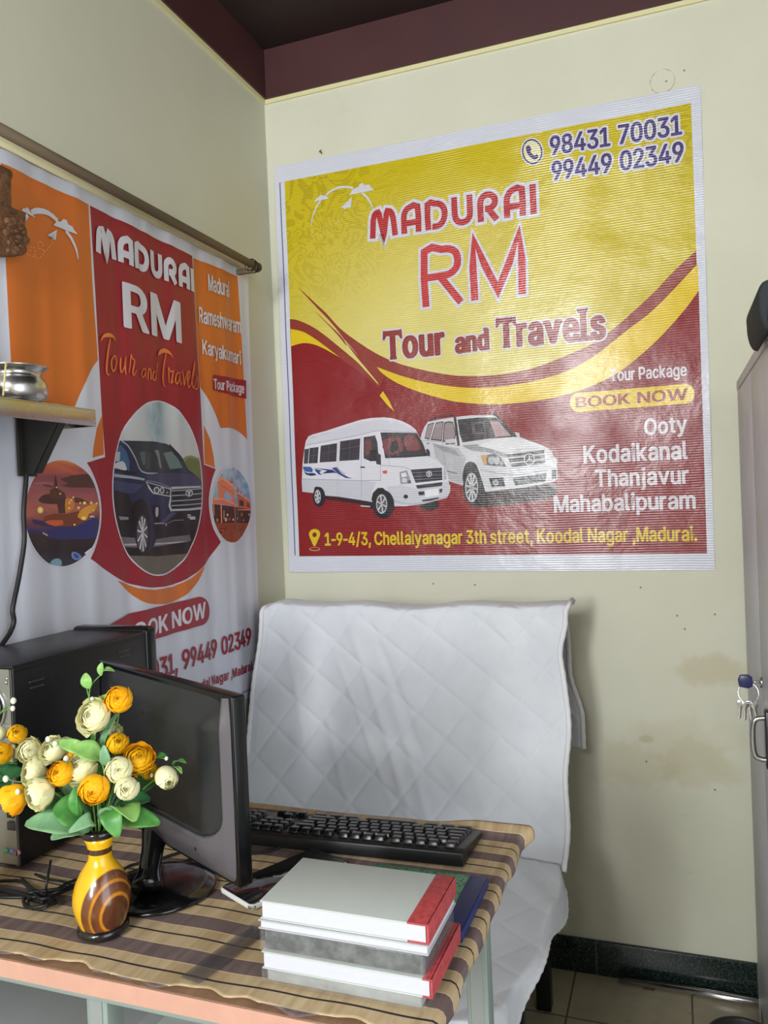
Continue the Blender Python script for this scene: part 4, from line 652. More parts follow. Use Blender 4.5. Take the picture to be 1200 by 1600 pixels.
bn.shape(V((68, 445), (130, 448), (146, 470), (140, 490), (90, 485), (72, 470)), (54, 92, 156)); bn.shape(V((72, 478), (100, 496), (155, 496), (175, 512), (130, 518), (92, 508)), BL2); bn.shape(V((160, 462), (215, 478), (195, 488), (215, 512), (190, 506), (165, 480)), BL1); bn.shape(V((145, 455), (300, 470), (335, 500), (260, 478)), BL1); bn.shape(V((215, 500), (262, 474), (340, 492), (300, 494), (240, 498)), BL2); bn.shape(V((292, 456), (326, 450), (370, 500), (420, 528), (462, 538), (400, 534), (345, 505)), BL1); bn.line(V((330, 450), (372, 490), (395, 505)), 1.2, (150, 140, 70), 3)
def wheel(P, c, rx, ry, n, off=0):
    bn.ell(P(c)[0], rx/5, ry/5, (36, 33, 38)); k = (c[0]-off, c[1]-2)
    bn.ell(P(k)[0], rx*.5/5, ry*.68/5, (190, 190, 198)); bn.ell(P(k)[0], rx*.42/5, ry*.58/5, (92, 88, 96))
    for i in range(n):
        a = 2*PI*i/n+.3; bn.line(P(k, (k[0]+rx*.45*math.cos(a), k[1]+ry*.62*math.sin(a))), [1.6, 2.6], (200, 200, 206), 0, i == 0)
bn.shape(V((600, 700), (612, 650), (650, 612), (690, 612), (722, 640), (745, 690), (760, 755), (700, 800), (630, 790)), (34, 30, 34)); bn.shape(V((150, 655), (158, 606), (180, 600), (202, 620), (218, 670), (225, 720), (160, 720)), (34, 30, 34))
wheel(V, (692, 740), 86, 112, 6, 12); wheel(V, (192, 682), 48, 78, 6, 10)
ban = bn.build('wall_banner', [(428, 260), (1094.5, 131), (1117, 891), (452, 894)], sheet_w, (lambda u: .0011*math.sin(u*9+1)+.0005*math.sin(u*23), lambda v: .0010*math.sin((v-1.667)*17)+.0012), .04, .04, .0035)
tag(ban, 'large yellow and dark red travel banner with minibus and white car on back wall', 'banner')

# ---- orange, crimson and white cloth poster on the left wall
ps = Print(0, 1, .010, 1)
def satin(q, base):
    p = q.pos(); q.bump(q.noise(p, 26, 3, .5, 0, (1, 1, .22)), .25, .003)
    return q.set(base, .42, spec=.5)
ps.ink = lambda c: (lambda q: satin(q, lin(c)))(NT('poster_ink'))
ORA, CRI, PW = (206, 108, 40), (148, 28, 44), (208, 207, 216)
C4 = lambda *L: [(x/6, 560+y/6) for x, y in L]
C6 = lambda *L: [(x/2.857, 560+y/2.857) for x, y in L]
C5 = lambda *L: [(x/2.857, 180+y/2.857) for x, y in L]
curl = cat([(158, 560), (146.7, 575), (136.7, 593), (128, 613), (118.7, 639)], 3)+cat([(118.7, 639), (108, 634), (93, 631), (80, 630), (65, 632), (40, 640), (23, 655)], 3)
ps.shape([(3.5, 254), (140.5, 319)]+[(147, 440), (155, 545)]+curl+[(20.5, 580), (12, 420)], ORA)
crim = [(141.8, 320), (302.8, 400), (308, 480), (312.7, 560), (316.8, 604), (320, 670), (322.7, 724.5), (339.5, 732)]+cat([(339.5, 732), (334, 749), (329.9, 777), (331, 801.5), (336, 826), (346.5, 847)], 3)[1:]+cat([(346.5, 847), (322, 882), (301, 899.5), (273, 913.5), (241.5, 918), (217, 915), (189, 905), (141.8, 873)], 3)[1:]+cat([(141.8, 873), (154, 843.5), (160.5, 812), (159, 777), (150.5, 749), (135.8, 721.7)], 3)[1:]+[(166, 713), (161, 650), (158.5, 595), (151, 460)]
ps.shape(crim, CRI)
ps.line([(141.8, 320), (151, 460), (158.5, 595), (161.5, 650), (166, 713), (135.8, 721.7)], 2.0, PW); ps.line([(302.8, 400), (308, 480), (312.7, 560), (316.8, 604), (320, 670), (322.7, 724.5), (339.5, 732)], 2.0, PW)
ps.shape([(162.8, 647.5), (154, 668.5), (147.5, 700), (145.7, 715), (164.8, 710.5)], ORA); ps.shape([(322.7, 664), (331, 686), (336, 714), (337.8, 731), (323.6, 724)], ORA)
ps.shape([(303.6, 402), (372.8, 431), (380, 540), (385, 630), (388, 687)]+cat([(388, 687), (378, 675.5), (364, 669), (346.5, 668.5)], 3)[1:]+cat([(346.5, 668.5), (336, 640.5), (325.5, 617.8), (316.8, 604)], 3)[1:]+[(312.7, 560), (308, 480)], ORA)
ps.shape(cat([(185.5, 907), (203, 924), (224, 939.8), (245, 944), (269.5, 941.5), (294, 927.5), (311.5, 906.5), (322, 884)], 4)+[(301, 903), (273, 917), (241.5, 922), (217, 919), (193, 909.5)], ORA)
ps.ell((248.2, 762.7), 70.6, 137.2, PW, 64)
ell_px = lambda c, rx, ry, n=56: [(c[0]+rx*math.cos(2*PI*i/n), c[1]+ry*math.sin(2*PI*i/n)) for i in range(n)]
def clip_ell(c, rx, ry): ps.clip = [ps.uv(p) for p in ell_px(c, rx, ry)]
# the printed car
I = lambda *L: [(170+x/5.517, 620+y/5.517) for x, y in L]
q = NT('printed_sky'); p = q.pos(); X = q.sep(p)
h = at((248, 690), 0, 0); f = q.noise(p, 16, 2, .5)
c = q.mix(q.mr(q.math('ADD', X[2], q.math('MULTIPLY', f, .06)), h.z-.10, h.z+.14, 0, 1), lin((196, 186, 184)), lin((188, 200, 206)))
yy = at((238, 650), 0, 0).y
w = q.math('MULTIPLY', q.mr(q.math('ABSOLUTE', q.math('SUBTRACT', X[1], yy)), .01, .05, 1, 0, True), q.mr(q.noise(p, 30, 3, .6), .3, .6, .3, .9))
c = q.mix(w, c, lin((122, 156, 168)))
sky_m = satin(q, c)
ps.ell((248.2, 762.7), 68.8, 135.2, sky_m, 64); clip_ell((248.2, 762.7), 68.8, 135.2)
GRN = [(118, 124, 74), (104, 110, 54), (128, 136, 96)]
ps.shape(I((610, 640), (625, 560), (660, 520), (710, 505), (760, 520), (840, 560), (840, 760), (780, 740), (700, 660)), GRN[2], 3); ps.shape(I((650, 600), (690, 530), (760, 540), (840, 600), (840, 760), (780, 730), (700, 655)), GRN[1], 3)
ps.shape(I((40, 1180), (400, 1210), (720, 1190), (840, 1150), (840, 1320), (40, 1320)), (104, 98, 104)); ps.shape(I((40, 1330), (840, 1300), (840, 1620), (40, 1620)), (100, 92, 84)); ps.line(I((150, 1275), (420, 1268), (700, 1250)), 2.4, (170, 164, 168))
ps.shape(I((60, 1290), (260, 1300), (430, 1290), (720, 1240), (760, 1260), (700, 1350), (420, 1375), (200, 1370)), (34, 26, 30))
NAVY = (38, 42, 74)
ps.shape(I((30, 420), (100, 376), (200, 378), (400, 384), (520, 405), (565, 440), (640, 540), (690, 625), (760, 680), (805, 720), (840, 770), (840, 1020), (800, 1140), (745, 1260), (700, 1180), (560, 1200), (420, 1225), (400, 1280), (330, 1350), (260, 1300), (240, 1215), (120, 1205), (30, 1160)), NAVY)
ps.shape(I((30, 825), (130, 800), (190, 850), (215, 930), (225, 1215), (120, 1205), (30, 1100)), (30, 24, 32)); ps.shape(I((60, 720), (190, 740), (300, 760), (230, 830), (170, 830), (60, 800)), (58, 64, 98))
ps.shape(I((172, 390), (300, 396), (480, 402), (560, 452), (630, 550), (682, 648), (430, 656), (292, 642), (235, 525)), (46, 54, 62)); ps.shape(I((488, 482), (560, 470), (600, 530), (642, 612), (545, 622)), (104, 122, 118)); ps.shape(I((402, 456), (440, 462), (472, 625), (445, 600), (430, 520)), (120, 128, 128)); ps.shape(I((270, 478), (320, 470), (322, 580), (300, 590)), (84, 96, 98)); ps.shape(I((330, 470), (370, 480), (366, 620), (330, 620)), (60, 66, 72))
ps.line(I((130, 378), (180, 420), (235, 530), (290, 645), (430, 660)), 2.0, (168, 172, 186), 3); ps.line(I((540, 410), (640, 540), (695, 650)), 3, (36, 36, 52), 3)
ps.shape(I((66, 470), (90, 428), (128, 415), (170, 468), (192, 555), (192, 645), (150, 600), (60, 590)), (58, 92, 132)); ps.shape(I((80, 478), (118, 470), (112, 552), (76, 556)), (170, 182, 186))
ps.shape(I((60, 580), (140, 552), (168, 600), (168, 634), (100, 620), (60, 612)), (196, 198, 204), 2); ps.shape(I((60, 625), (150, 632), (240, 650), (242, 672), (180, 660), (60, 640)), (28, 26, 34)); ps.shape(I((60, 662), (200, 680), (312, 704), (312, 722), (190, 702), (60, 690)), (158, 162, 176))
ps.shape(I((320, 690), (430, 658), (690, 660), (770, 700), (822, 756), (700, 775), (560, 792), (420, 740)), (62, 60, 90), 2); ps.line(I((330, 720), (450, 745), (560, 785)), 1.6, (120, 120, 148), 3)
ps.shape(I((322, 728), (555, 792), (552, 862), (390, 836), (350, 790)), (190, 192, 200)); ps.shape(I((334, 738), (546, 798), (544, 852), (396, 828), (360, 788)), (34, 32, 40))
for x, r in ((420, 4.6), (470, 4.2)): ps.ell(I((x, 806))[0], r, r*1.25, (190, 192, 198)); ps.ell(I((x, 806))[0], r*.6, r*.8, (74, 76, 86))
ps.line(I((345, 760), (385, 820)), 2.2, (206, 208, 214)); ps.ell(I((520, 825))[0], 1.6, 1.6, (150, 150, 158))
ps.shape(I((556, 792), (820, 776), (830, 950), (548, 972)), (34, 32, 40))
for y in (800, 842, 888, 928): ps.line(I((556, y+10), (690, y+2), (828, y-12)), 1.5, (158, 160, 170), 2)
ps.shape(I((545, 858), (530, 940), (548, 985), (562, 980), (548, 935), (556, 862)), (186, 188, 196)); ps.line(I((548, 978), (690, 972), (830, 956)), 3.4, (172, 174, 182))
ps.shape(I((556, 775), (650, 772), (800, 768), (800, 782), (650, 790), (556, 796)), (180, 182, 190)); ps.ell(I((698, 828))[0], 5.6, 5.8, (196, 198, 204)); ps.ell(I((698, 828))[0], 4.4, 4.6, (70, 68, 80)); ps.ell(I((698, 832))[0], 1.5, 4.2, (196, 198, 204)); ps.line(I((675, 815), (721, 815)), 1.2, (196, 198, 204))
ps.shape(I((395, 1095), (500, 1080), (560, 985), (840, 975), (840, 1080), (800, 1140), (700, 1190), (560, 1205), (420, 1225)), (34, 27, 36)); ps.shape(I((440, 1085), (545, 1000), (560, 990), (600, 1000), (500, 1085)), (70, 64, 104))
ps.shape(I((372, 935), (440, 938), (455, 975), (440, 1085), (408, 1085), (380, 965)), (26, 22, 30)); ps.shape(I((410, 960), (432, 955), (430, 1025), (412, 1030)), (160, 162, 172), 2); ps.line(I((400, 1092), (490, 1090)), 1.6, (150, 150, 162))
ps.line(I((500, 1105), (540, 1080), (580, 1065), (650, 1062)), 1.0, (120, 118, 128), 3); ps.shape(I((500, 1090), (515, 1090), (510, 1115), (498, 1112)), (150, 148, 156))
for x0, x1, y in ((682, 712, 1020), (684, 748, 1038), (704, 750, 1052)): ps.line(I((x0, y), (x1, y-1)), 1.8, (206, 206, 210))
ps.shape(I((95, 1030), (185, 1036), (185, 1058), (110, 1062)), (134, 134, 144))
ps.shape(I((212, 960), (250, 890), (310, 890), (345, 980), (360, 1100), (345, 1300), (300, 1345), (250, 1290), (225, 1150)), (26, 20, 26), 2); ps.ell(I((292, 1180))[0], 10.2, 31, (40, 36, 42)); ps.ell(I((291, 1182))[0], 8.0, 28.5, (84, 80, 86))
for i in range(10):
    a = 2*PI*i/10+.2; ps.line(I((291, 1170), (291+42*math.cos(a), 1182+150*math.sin(a))), [1.2, 2.6], (206, 204, 208), 0, i == 0)
ps.shape(I((700, 1180), (760, 1140), (800, 1130), (745, 1262), (715, 1240)), (24, 20, 26))
# sunset sea and lit island
A_ = lambda *L: [(30+x/8.571, 710+y/8.571) for x, y in L]
ps.clip = None; ps.ell((98, 801.8), 61.5, 85.4, PW, 56)
q = NT('printed_dusk'); p = q.pos(); X = q.sep(p); z0, z1 = at((98, 884), 0, 0).z, at((98, 719), 0, 0).z
r = q.n('ShaderNodeValToRGB'); q.l(q.mr(q.math('ADD', X[2], q.math('MULTIPLY', q.math('SUBTRACT', q.noise(p, 22, 4, .6, .5, (1, .35, 1.6)), .5), .07)), z0, z1), r.inputs[0])
e = r.color_ramp.elements; e[0].position = 0; e[0].color = lin((50, 46, 62)); e[1].position = 1; e[1].color = lin((212, 128, 66))
for a, cc in ((.16, (42, 32, 38)), (.30, (58, 40, 42)), (.37, (52, 50, 104)), (.44, (118, 64, 66)), (.55, (176, 98, 84)), (.70, (150, 84, 88)), (.82, (134, 70, 82)), (.9, (184, 88, 72))):
    k = e.new(a); k.color = lin(cc)
dusk = satin(q, r.outputs[0])
ps.ell((98, 801.8), 59, 83, dusk, 56); clip_ell((98, 801.8), 59, 83)
ps.shape(A_((560, 330), (740, 280), (960, 255), (1060, 420), (1060, 450), (700, 440), (580, 420), (680, 390)), (86, 54, 50)); ps.line(A_((200, 385), (400, 380), (470, 400)), 2, (176, 96, 96), 3); ps.line(A_((340, 410), (470, 432)), 1.6, (92, 48, 62))
ps.shape(A_((262, 612), (300, 570), (340, 545), (430, 530), (520, 540), (640, 560), (660, 650), (520, 665), (330, 652)), (76, 46, 46), 2); ps.shape(A_((428, 540), (436, 475), (470, 455), (545, 462), (640, 520), (646, 600), (440, 590)), (92, 54, 46)); ps.shape(A_((484, 470), (488, 400), (492, 320), (500, 262), (510, 310), (522, 340), (528, 410), (532, 470)), (70, 44, 42)); ps.shape(A_((520, 640), (645, 640), (640, 790), (545, 790)), (84, 48, 46)); ps.shape(A_((360, 830), (480, 790), (640, 800), (800, 760), (960, 780), (900, 900), (780, 960), (520, 965), (330, 900)), (120, 62, 44)); ps.shape(A_((340, 910), (430, 880), (600, 880), (610, 940), (500, 960)), (206, 92, 48)); ps.shape(A_((160, 870), (330, 890), (480, 970), (330, 960), (200, 930)), (52, 46, 90)); ps.shape(A_((600, 980), (780, 965), (980, 850), (1080, 900), (1080, 1100), (700, 1140), (420, 1120), (400, 1060)), (48, 50, 104), 2)
ps.shape(A_((640, 600), (700, 590), (760, 640), (745, 730), (690, 760), (640, 780)), (206, 128, 56), 2); ps.shape(A_((800, 840), (830, 760), (900, 700), (1000, 660), (1060, 650), (1010, 750), (930, 800), (900, 880)), (214, 150, 56), 2); ps.shape(A_((760, 570), (850, 590), (940, 650), (860, 660), (760, 640)), (92, 56, 44))
for x, y, r_ in ((290, 745, 5.2), (745, 575, 1.4), (720, 610, 1.6), (695, 645, 1.6), (880, 650, 2.4), (960, 650, 2.0), (1040, 655, 1.8), (810, 715, 2.0), (830, 650, 1.4), (760, 940, 1.6), (990, 750, 1.4), (515, 440, 1.3), (565, 525, 1.4), (870, 855, 3.0), (690, 720, 1.6)):
    ps.ell(A_((x, y))[0], r_, r_, (244, 208, 110)); 
ps.ell(A_((290, 745))[0], 2.2, 2.2, (255, 246, 200))
ps.shape(A_((430, 1450), (500, 1395), (570, 1410), (580, 1490), (500, 1490)), (120, 160, 172), 2); ps.shape(A_((720, 1320), (770, 1305), (850, 1370), (790, 1415), (730, 1390)), (110, 140, 196), 2); ps.shape(A_((740, 1340), (770, 1325), (820, 1370), (780, 1395)), (60, 76, 138), 2); ps.line(A_((320, 1050), (400, 1085)), 2, (170, 168, 180)); ps.line(A_((940, 830), (1000, 835)), 2, (200, 196, 200)); ps.shape(A_((880, 1320), (960, 1250), (960, 1310), (900, 1340)), (210, 212, 220))
# orange temple front under blue sky
T_ = lambda *L: [(320+x/11.43, 720+y/11.43) for x, y in L]
ps.clip = None; ps.ell((363.3, 789), 31.6, 61, PW, 48)
q = NT('printed_temple_sky'); p = q.pos()
c = q.mix(q.mr(q.noise(p, 40, 3, .6), .35, .65), lin((112, 140, 176)), lin((176, 190, 208)))
ps.ell((363.3, 789), 29.7, 58.6, satin(q, c), 48); clip_ell((363.3, 789), 29.7, 58.6)
TO, TB, TD = (222, 120, 78), (196, 92, 58), (70, 36, 34)
ps.shape(T_((100, 1090), (400, 1090), (580, 1100), (860, 1090), (860, 1500), (100, 1500)), (146, 66, 40)); ps.shape(T_((150, 770), (600, 830), (860, 880), (860, 1110), (150, 1110)), TD)
ps.shape(T_((235, 340), (320, 320), (430, 380), (540, 520), (530, 760), (300, 690), (255, 670)), TO); ps.shape(T_((205, 360), (240, 320), (320, 290), (430, 360), (565, 510), (540, 525), (420, 400), (320, 330), (230, 375)), (238, 150, 112)); ps.shape(T_((365, 560), (410, 555), (460, 610), (480, 720), (360, 680), (350, 620)), (150, 164, 192), 2); ps.line(T_((300, 440), (410, 500), (510, 590)), 2, TB)
ps.shape(T_((160, 680), (300, 665), (450, 720), (610, 800), (605, 835), (300, 770), (170, 770)), (228, 112, 88)); ps.line(T_((180, 690), (300, 675), (600, 800)), 1.4, (244, 170, 130))
ps.shape(T_((560, 600), (620, 585), (740, 670), (800, 700), (830, 880), (740, 860), (610, 820), (600, 640)), TB); ps.shape(T_((640, 690), (720, 720), (720, 810), (640, 800)), TD); ps.shape(T_((760, 740), (810, 760), (815, 840), (760, 820)), (120, 60, 50)); ps.line(T_((555, 600), (640, 580), (760, 680), (830, 730)), 1.6, (240, 150, 110)); ps.line(T_((600, 870), (840, 880)), 1.4, (226, 150, 120))
for x, y, w_, hh in ((480, 340, 60, 120), (300, 240, 26, 60), (605, 500, 46, 120), (675, 550, 26, 70), (725, 610, 26, 60), (785, 665, 22, 40)):
    ps.shape(T_((x-w_/2, y+hh/2), (x-w_/2, y), (x, y-hh/2), (x+w_/2, y), (x+w_/2, y+hh/2)), (150, 88, 80)); ps.ell(T_((x, y))[0], w_/34, hh/40, (198, 128, 110), 10)
for x in (295, 530): ps.line(T_((x, 780), (x+8, 1110)), 3.4 if x < 400 else 1.8, (238, 140, 100))
ps.line(T_((345, 890), (345, 1040)), 2.4, (220, 170, 90)); ps.line(T_((165, 600), (180, 980)), 3, TO)
for x, y, w_, cc in ((230, 1060, 26, (190, 120, 90)), (380, 1050, 30, (206, 186, 206)), (440, 1040, 24, (186, 50, 40)), (500, 1050, 16, (224, 214, 214)), (590, 1030, 18, (170, 150, 170)), (640, 1020, 16, (90, 60, 60)), (715, 1060, 12, (200, 180, 190)), (410, 965, 18, (240, 226, 170)), (800, 960, 14, (210, 180, 180)), (680, 960, 30, (150, 96, 80))):
    ps.ell(T_((x, y))[0], w_/16, w_/9, cc, 12)
for i in range(26):
    x, y = random.uniform(250, 720), random.uniform(1150, 1430); ps.ell(T_((x, y))[0], random.uniform(.8, 2.6), random.uniform(.7, 1.8), random.choice([(196, 84, 52), (96, 44, 34), (176, 76, 50), (60, 34, 34), (120, 56, 36)]), 9)
ps.clip = None
# lettering
ps.pen('MADURAI', ROUND, (152, 393.5), (304.5, 456.5), (152, 351.5), PW, .0155, None, .12, 1)
ps.text('RM', (195, 510.8), (285, 537), (190.5, 438.5), PW, .0052, None, False, .06)
a = C5((932, 782), (1028, 815), (929, 708)); ps.text('Madurai', *a, PW, .0015, None, False, .05)
a = C5((897, 925), (1079, 975), (895, 852)); ps.text('Rameshwaram', *a, PW, .0015, None, False, .05)
a = C5((912, 1065), (1081, 1114), (911, 1000)); ps.text('Karyakumari', *a, PW, .0015, None, False, .05)
ps.shape(C6((955, 72), (1102, 98), (1102, 180), (955, 140)), CRI); a = C6((958, 136), (1094, 156), (957, 90)); ps.text('Tour Package', *a, PW, .0018, None, False, .06, .3)
E_ = lambda *L: [(140+x/6.316, 500+y/6.316) for x, y in L]
OR2 = (224, 124, 58)
for L in ([(120, 215), (125, 180), (150, 140), (190, 126), (235, 138), (270, 180), (298, 250), (285, 215), (250, 180), (200, 168), (150, 175)], [(690, 350), (700, 305), (735, 280), (775, 285), (810, 320), (835, 385), (815, 350), (780, 325), (735, 325)]): ps.shape(E_(*L), OR2, 3)
hand = [([(215, 180), (195, 300), (182, 420), (178, 500), (190, 538), (210, 535)], [1.4, 2.6, 2.8, 2.6, 1.6, .8]), ([(275, 345), (240, 370), (226, 430), (240, 500), (268, 480), (285, 400), (272, 350), (262, 380), (300, 420)], [1.2, 1.6, 2.4, 2, 2, 2, 1.2, 1, .8]), ([(325, 370), (322, 440), (328, 510), (345, 500), (362, 420), (366, 370), (362, 460), (370, 535)], [2, 2.6, 2.2, 1.2, 1.2, 2, 2.4, 1.6]), ([(395, 520), (405, 430), (412, 345), (424, 380), (446, 400), (438, 450), (428, 520), (440, 545), (466, 490)], [1, 1.6, 2, 1.6, 1.6, 2.2, 2.2, 1.4, .8]),
        ([(560, 480), (530, 490), (518, 530), (528, 565), (552, 540), (564, 480), (560, 540), (570, 580)], [1.2, 1.4, 1.8, 1.4, 1.4, 1.6, 1.8, 1]), ([(585, 585), (588, 500), (600, 480), (612, 510), (612, 590)], [1.6, 1.6, 1.4, 1.6, 1.6]), ([(655, 510), (635, 520), (630, 580), (648, 590), (665, 540), (682, 430), (665, 540), (660, 605)], [1.2, 1.6, 1.8, 1.2, 1.4, 2, 1.8, 1]),
        ([(772, 325), (752, 430), (740, 560), (748, 640), (765, 655)], [1.4, 2.4, 2.6, 1.8, .8]), ([(800, 620), (796, 540), (794, 470), (812, 510), (832, 500), (826, 560), (818, 620), (835, 600)], [1.4, 2, 1.8, 1.4, 1.4, 2, 2, .8]), ([(890, 520), (862, 530), (850, 590), (862, 630), (885, 590), (897, 520), (893, 590), (905, 640), (920, 600)], [1.2, 1.6, 2, 1.6, 1.4, 1.6, 1.8, 1.4, .8]), ([(918, 500), (932, 560), (938, 640), (955, 560), (970, 500)], [1.8, 2, 1.8, 1.4, 1]), ([(972, 600), (990, 560), (992, 510), (976, 520), (970, 600), (982, 665), (1005, 630)], [1, 1.4, 1.6, 1.6, 2, 1.6, .9]), ([(1005, 630), (1030, 520), (1044, 415), (1030, 480), (1014, 600), (1025, 670), (1045, 640)], [.9, 1.6, 1.8, 1.8, 2, 1.4, .9]), ([(1050, 640), (1068, 560), (1080, 600), (1076, 660), (1052, 685), (1040, 670)], [1, 1.4, 1.8, 1.8, 1.4, 1])]
for L, w_ in hand: ps.line(E_(*L), [x*1.15 for x in w_], OR2, 4)
e_ = lambda p: (p[0]/7.5, 220+p[1]/7.5)
ps.emblem(e_, PW, dict(arcs=[([(256, 1025), (268, 970), (290, 915), (330, 870)], [2, 3.4, 4.4, 4.6]), ([(375, 838), (420, 822), (470, 818), (540, 832), (620, 872), (690, 935)], [5, 6.5, 6.8, 6.4, 6, 5]), ([(780, 1055), (820, 1110), (855, 1180), (890, 1280), (910, 1390)], [4.4, 4.4, 4, 3, 1.4])],
    fills=[[(245, 818), (270, 788), (290, 795), (322, 778), (350, 808), (366, 835), (400, 865), (430, 900)], [(640, 985), (680, 940), (725, 945), (755, 912), (790, 930), (808, 980), (850, 1005), (862, 1040), (905, 1100)], [(682, 1040), (560, 1105), (610, 1130), (618, 1165), (640, 1145), (666, 1162)]],
    dots=[(625, 1190), (605, 1225), (585, 1250), (560, 1275), (530, 1285), (505, 1275), (480, 1258), (460, 1230), (462, 1195), (485, 1180), (505, 1195), (515, 1225), (530, 1300), (515, 1330), (490, 1360), (460, 1378), (430, 1365), (425, 1330), (430, 1290), (405, 1250), (375, 1245), (365, 1280), (300, 1300), (320, 1330), (350, 1340), (385, 1352), (408, 1350)], dotcol=(236, 190, 120)))
def frac(st, k, gap=.055, space=.27):                   # how much of a line lies before its k-th letter
    lay, wd = layout(st, gap, space); g, x = lay[k]; return (x+g[2])/wd
ps.line([(160, 1011), (206, 984), (312, 955)], 44, CRI); ps.ell((312, 955), 16.5, 22.5, CRI, 28)
ps.text('BOOK NOW', (249, 990), (322, 964.5), (249.8, 962.5), PW, .004, None, False, .055, .28, frac('BOOK NOW', 3, .055, .28))
ps.text('98431 70031, 99449 02349', (287, 1047), (394.5, 1006.5), (286, 1016), CRI, .0019, None, False, .055, .28, frac('98431 70031, 99449 02349', 13, .055, .28))
ad = '1-9-4/3, Chellaiyanagar 3th street, Koodal Nagar ,Madurai.'
ps.text(ad, (333, 1071.5), (398, 1046.5), (333, 1056), CRI, .0014, None, False, .11, .27, frac(ad, ad.index('N'), .055, .25))
ps.line([(300, 1118), (376, 1084.5), (407, 1071)], 1.4, (92, 76, 132))
pws = ps.ink((206, 208, 220)); pws.name = 'poster_white'
pos2 = ps.build('wall_poster', [(-60, 200), (388, 422), (410, 1082), (-60, 1300)], pws, (lambda u: .0011*math.sin(u*80)+.0019*math.sin(u*37+1.0)+.0004*math.sin(u*140), lambda v: .0008*math.sin(v*7)), .010, .10, .006)
tag(pos2, 'orange, crimson and white travel poster with a dark blue car on the left wall', 'poster')

# ------------------------------------------------------------------ things on the left wall
rodm = M('weathered_brown_wood', (108, 94, 74), .7, var=(40, .3, (1, .05, 1)), bump=(60, .3, (1, .06, 1)))
creamp = M('cream_pvc', (214, 206, 166), .35, var=(12, .06))
blackw = M('dark_wire', (38, 34, 30), .4, .8)
r = thing('curtain_rod', (.052, -.7, 1.906), 'weathered brown curtain rod running above the orange and crimson poster', 'curtain rod')
b = B(); b.tube([(.052, -1.30, 1.918), (.052, -.9, 1.917), (.052, -.205, 1.916)], .0105, 16); b.build('pole', rodm, r)
b = B(); b.lathe([(0, -.006), (.010, -.006), (.0125, -.002), (.013, .003), (.010, .007), (.012, .012), (.0135, .017), (.010, .024), (.004, .027), (0, .0275)], 20)
for v in b.bm.verts: v.co = Vector((.052+v.co.x, -.199+v.co.z, 1.916+v.co.y))
f = b.build('finial', M('dark_wood_knob', (72, 60, 48), .5, var=(30, .2)), r, True)
for dy, tilt in ((-.222, .25), (-.207, -.3)):
    b = B(); b.tube([(.052+.0155*math.cos(a), dy+.006*math.sin(a)*tilt*3, 1.913+.0165*math.sin(a)) for a in [2*PI*i/22 for i in range(22)]], .0013, 6, 0, True)
    b.build('ring', blackw, r)
b = B(); b.box(0, .056, -.226, -.212, 1.892, 1.906, .002); b.box(0, .004, -.235, -.2, 1.87, 1.906, .001); b.build('bracket', rodm, r)
o = B(); o.tube([(.0105, -1.30, 1.921), (.0105, -.19, 1.921)], .0095, 16)
tag(o.build('conduit_pipe', creamp), 'cream plastic pipe fixed along the left wall beneath the brown curtain rod', 'pipe')

steel = M('stainless_steel', (196, 194, 192), .26, 1.0, rvar=(30, .06))
dsteel = M('dark_painted_steel', (46, 44, 40), .45, .3, var=(20, .15))
t = thing('wall_shelf', (.055, -1.1, 1.335), 'narrow stainless steel shelf with dark triangular bracket on the left wall', 'shelf')
b = B(); b.box(.0225, .112, -1.42, -.935, 1.447, 1.451, .0008); b.box(.108, .112, -1.42, -.935, 1.420, 1.449, .001); b.box(.0225, .110, -.939, -.935, 1.420, 1.449, .001)
b.build('shelf_plate', steel, t)
for y0 in (-1.02, -1.36):
    b = B(); b.prism([(.0225, 1.447), (.108, 1.447), (.108, 1.430), (.045, 1.336), (.0225, 1.336)], y0-.002, y0+.002, 1); b.prism([(.108, 1.447), (.108, 1.430), (.045, 1.336), (.041, 1.340), (.100, 1.430), (.100, 1.447)], y0-.004, y0+.018, 1)
    b.box(.0185, .0225, y0-.012, y0+.03, 1.332, 1.449, .001)
    b.build('bracket', dsteel, t)
b = B(); prof = [(0, .0), (.038, .0), (.047, .006), (.0505, .018), (.049, .030), (.043, .040), (.040, .045), (.042, .050), (.050, .056), (.0525, .058), (.0510, .0585), (.042, .053), (.038, .045), (.041, .038), (.046, .028), (.046, .012), (.036, .004), (0, .003)]
sx = at((20, 600), 0, .0755); SX, SY = .0755, -1.085
b.lathe(prof, 48, (SX, SY, 1.4512))
v = b.build('steel_vessel', steel); tag(v, 'small round-bellied stainless steel pot with flared rim on the wall shelf', 'pot')
b = B(); b.lathe([(0, 0), (.030, 0), (.034, .004), (.044, .016), (.048, .028), (.0472, .0285), (.043, .018), (.032, .006), (0, .004)], 40, (.066, -1.20, 1.4512)); v = b.build('steel_bowl', steel)
tag(v, 'shallow stainless steel bowl beside the pot on the wall shelf', 'bowl')
p0, p1 = at((16, 613), 0, .128), at((11, 584), 0, .124)
b = B(); b.tube([(.118, -1.155, 1.4515), (.122, -1.150, 1.505)], .0016, 8); v = b.build('incense_stick', M('pale_straw', (206, 192, 132), .6))
tag(v, 'thin pale yellow stick leaning in front of the steel pot', 'stick')
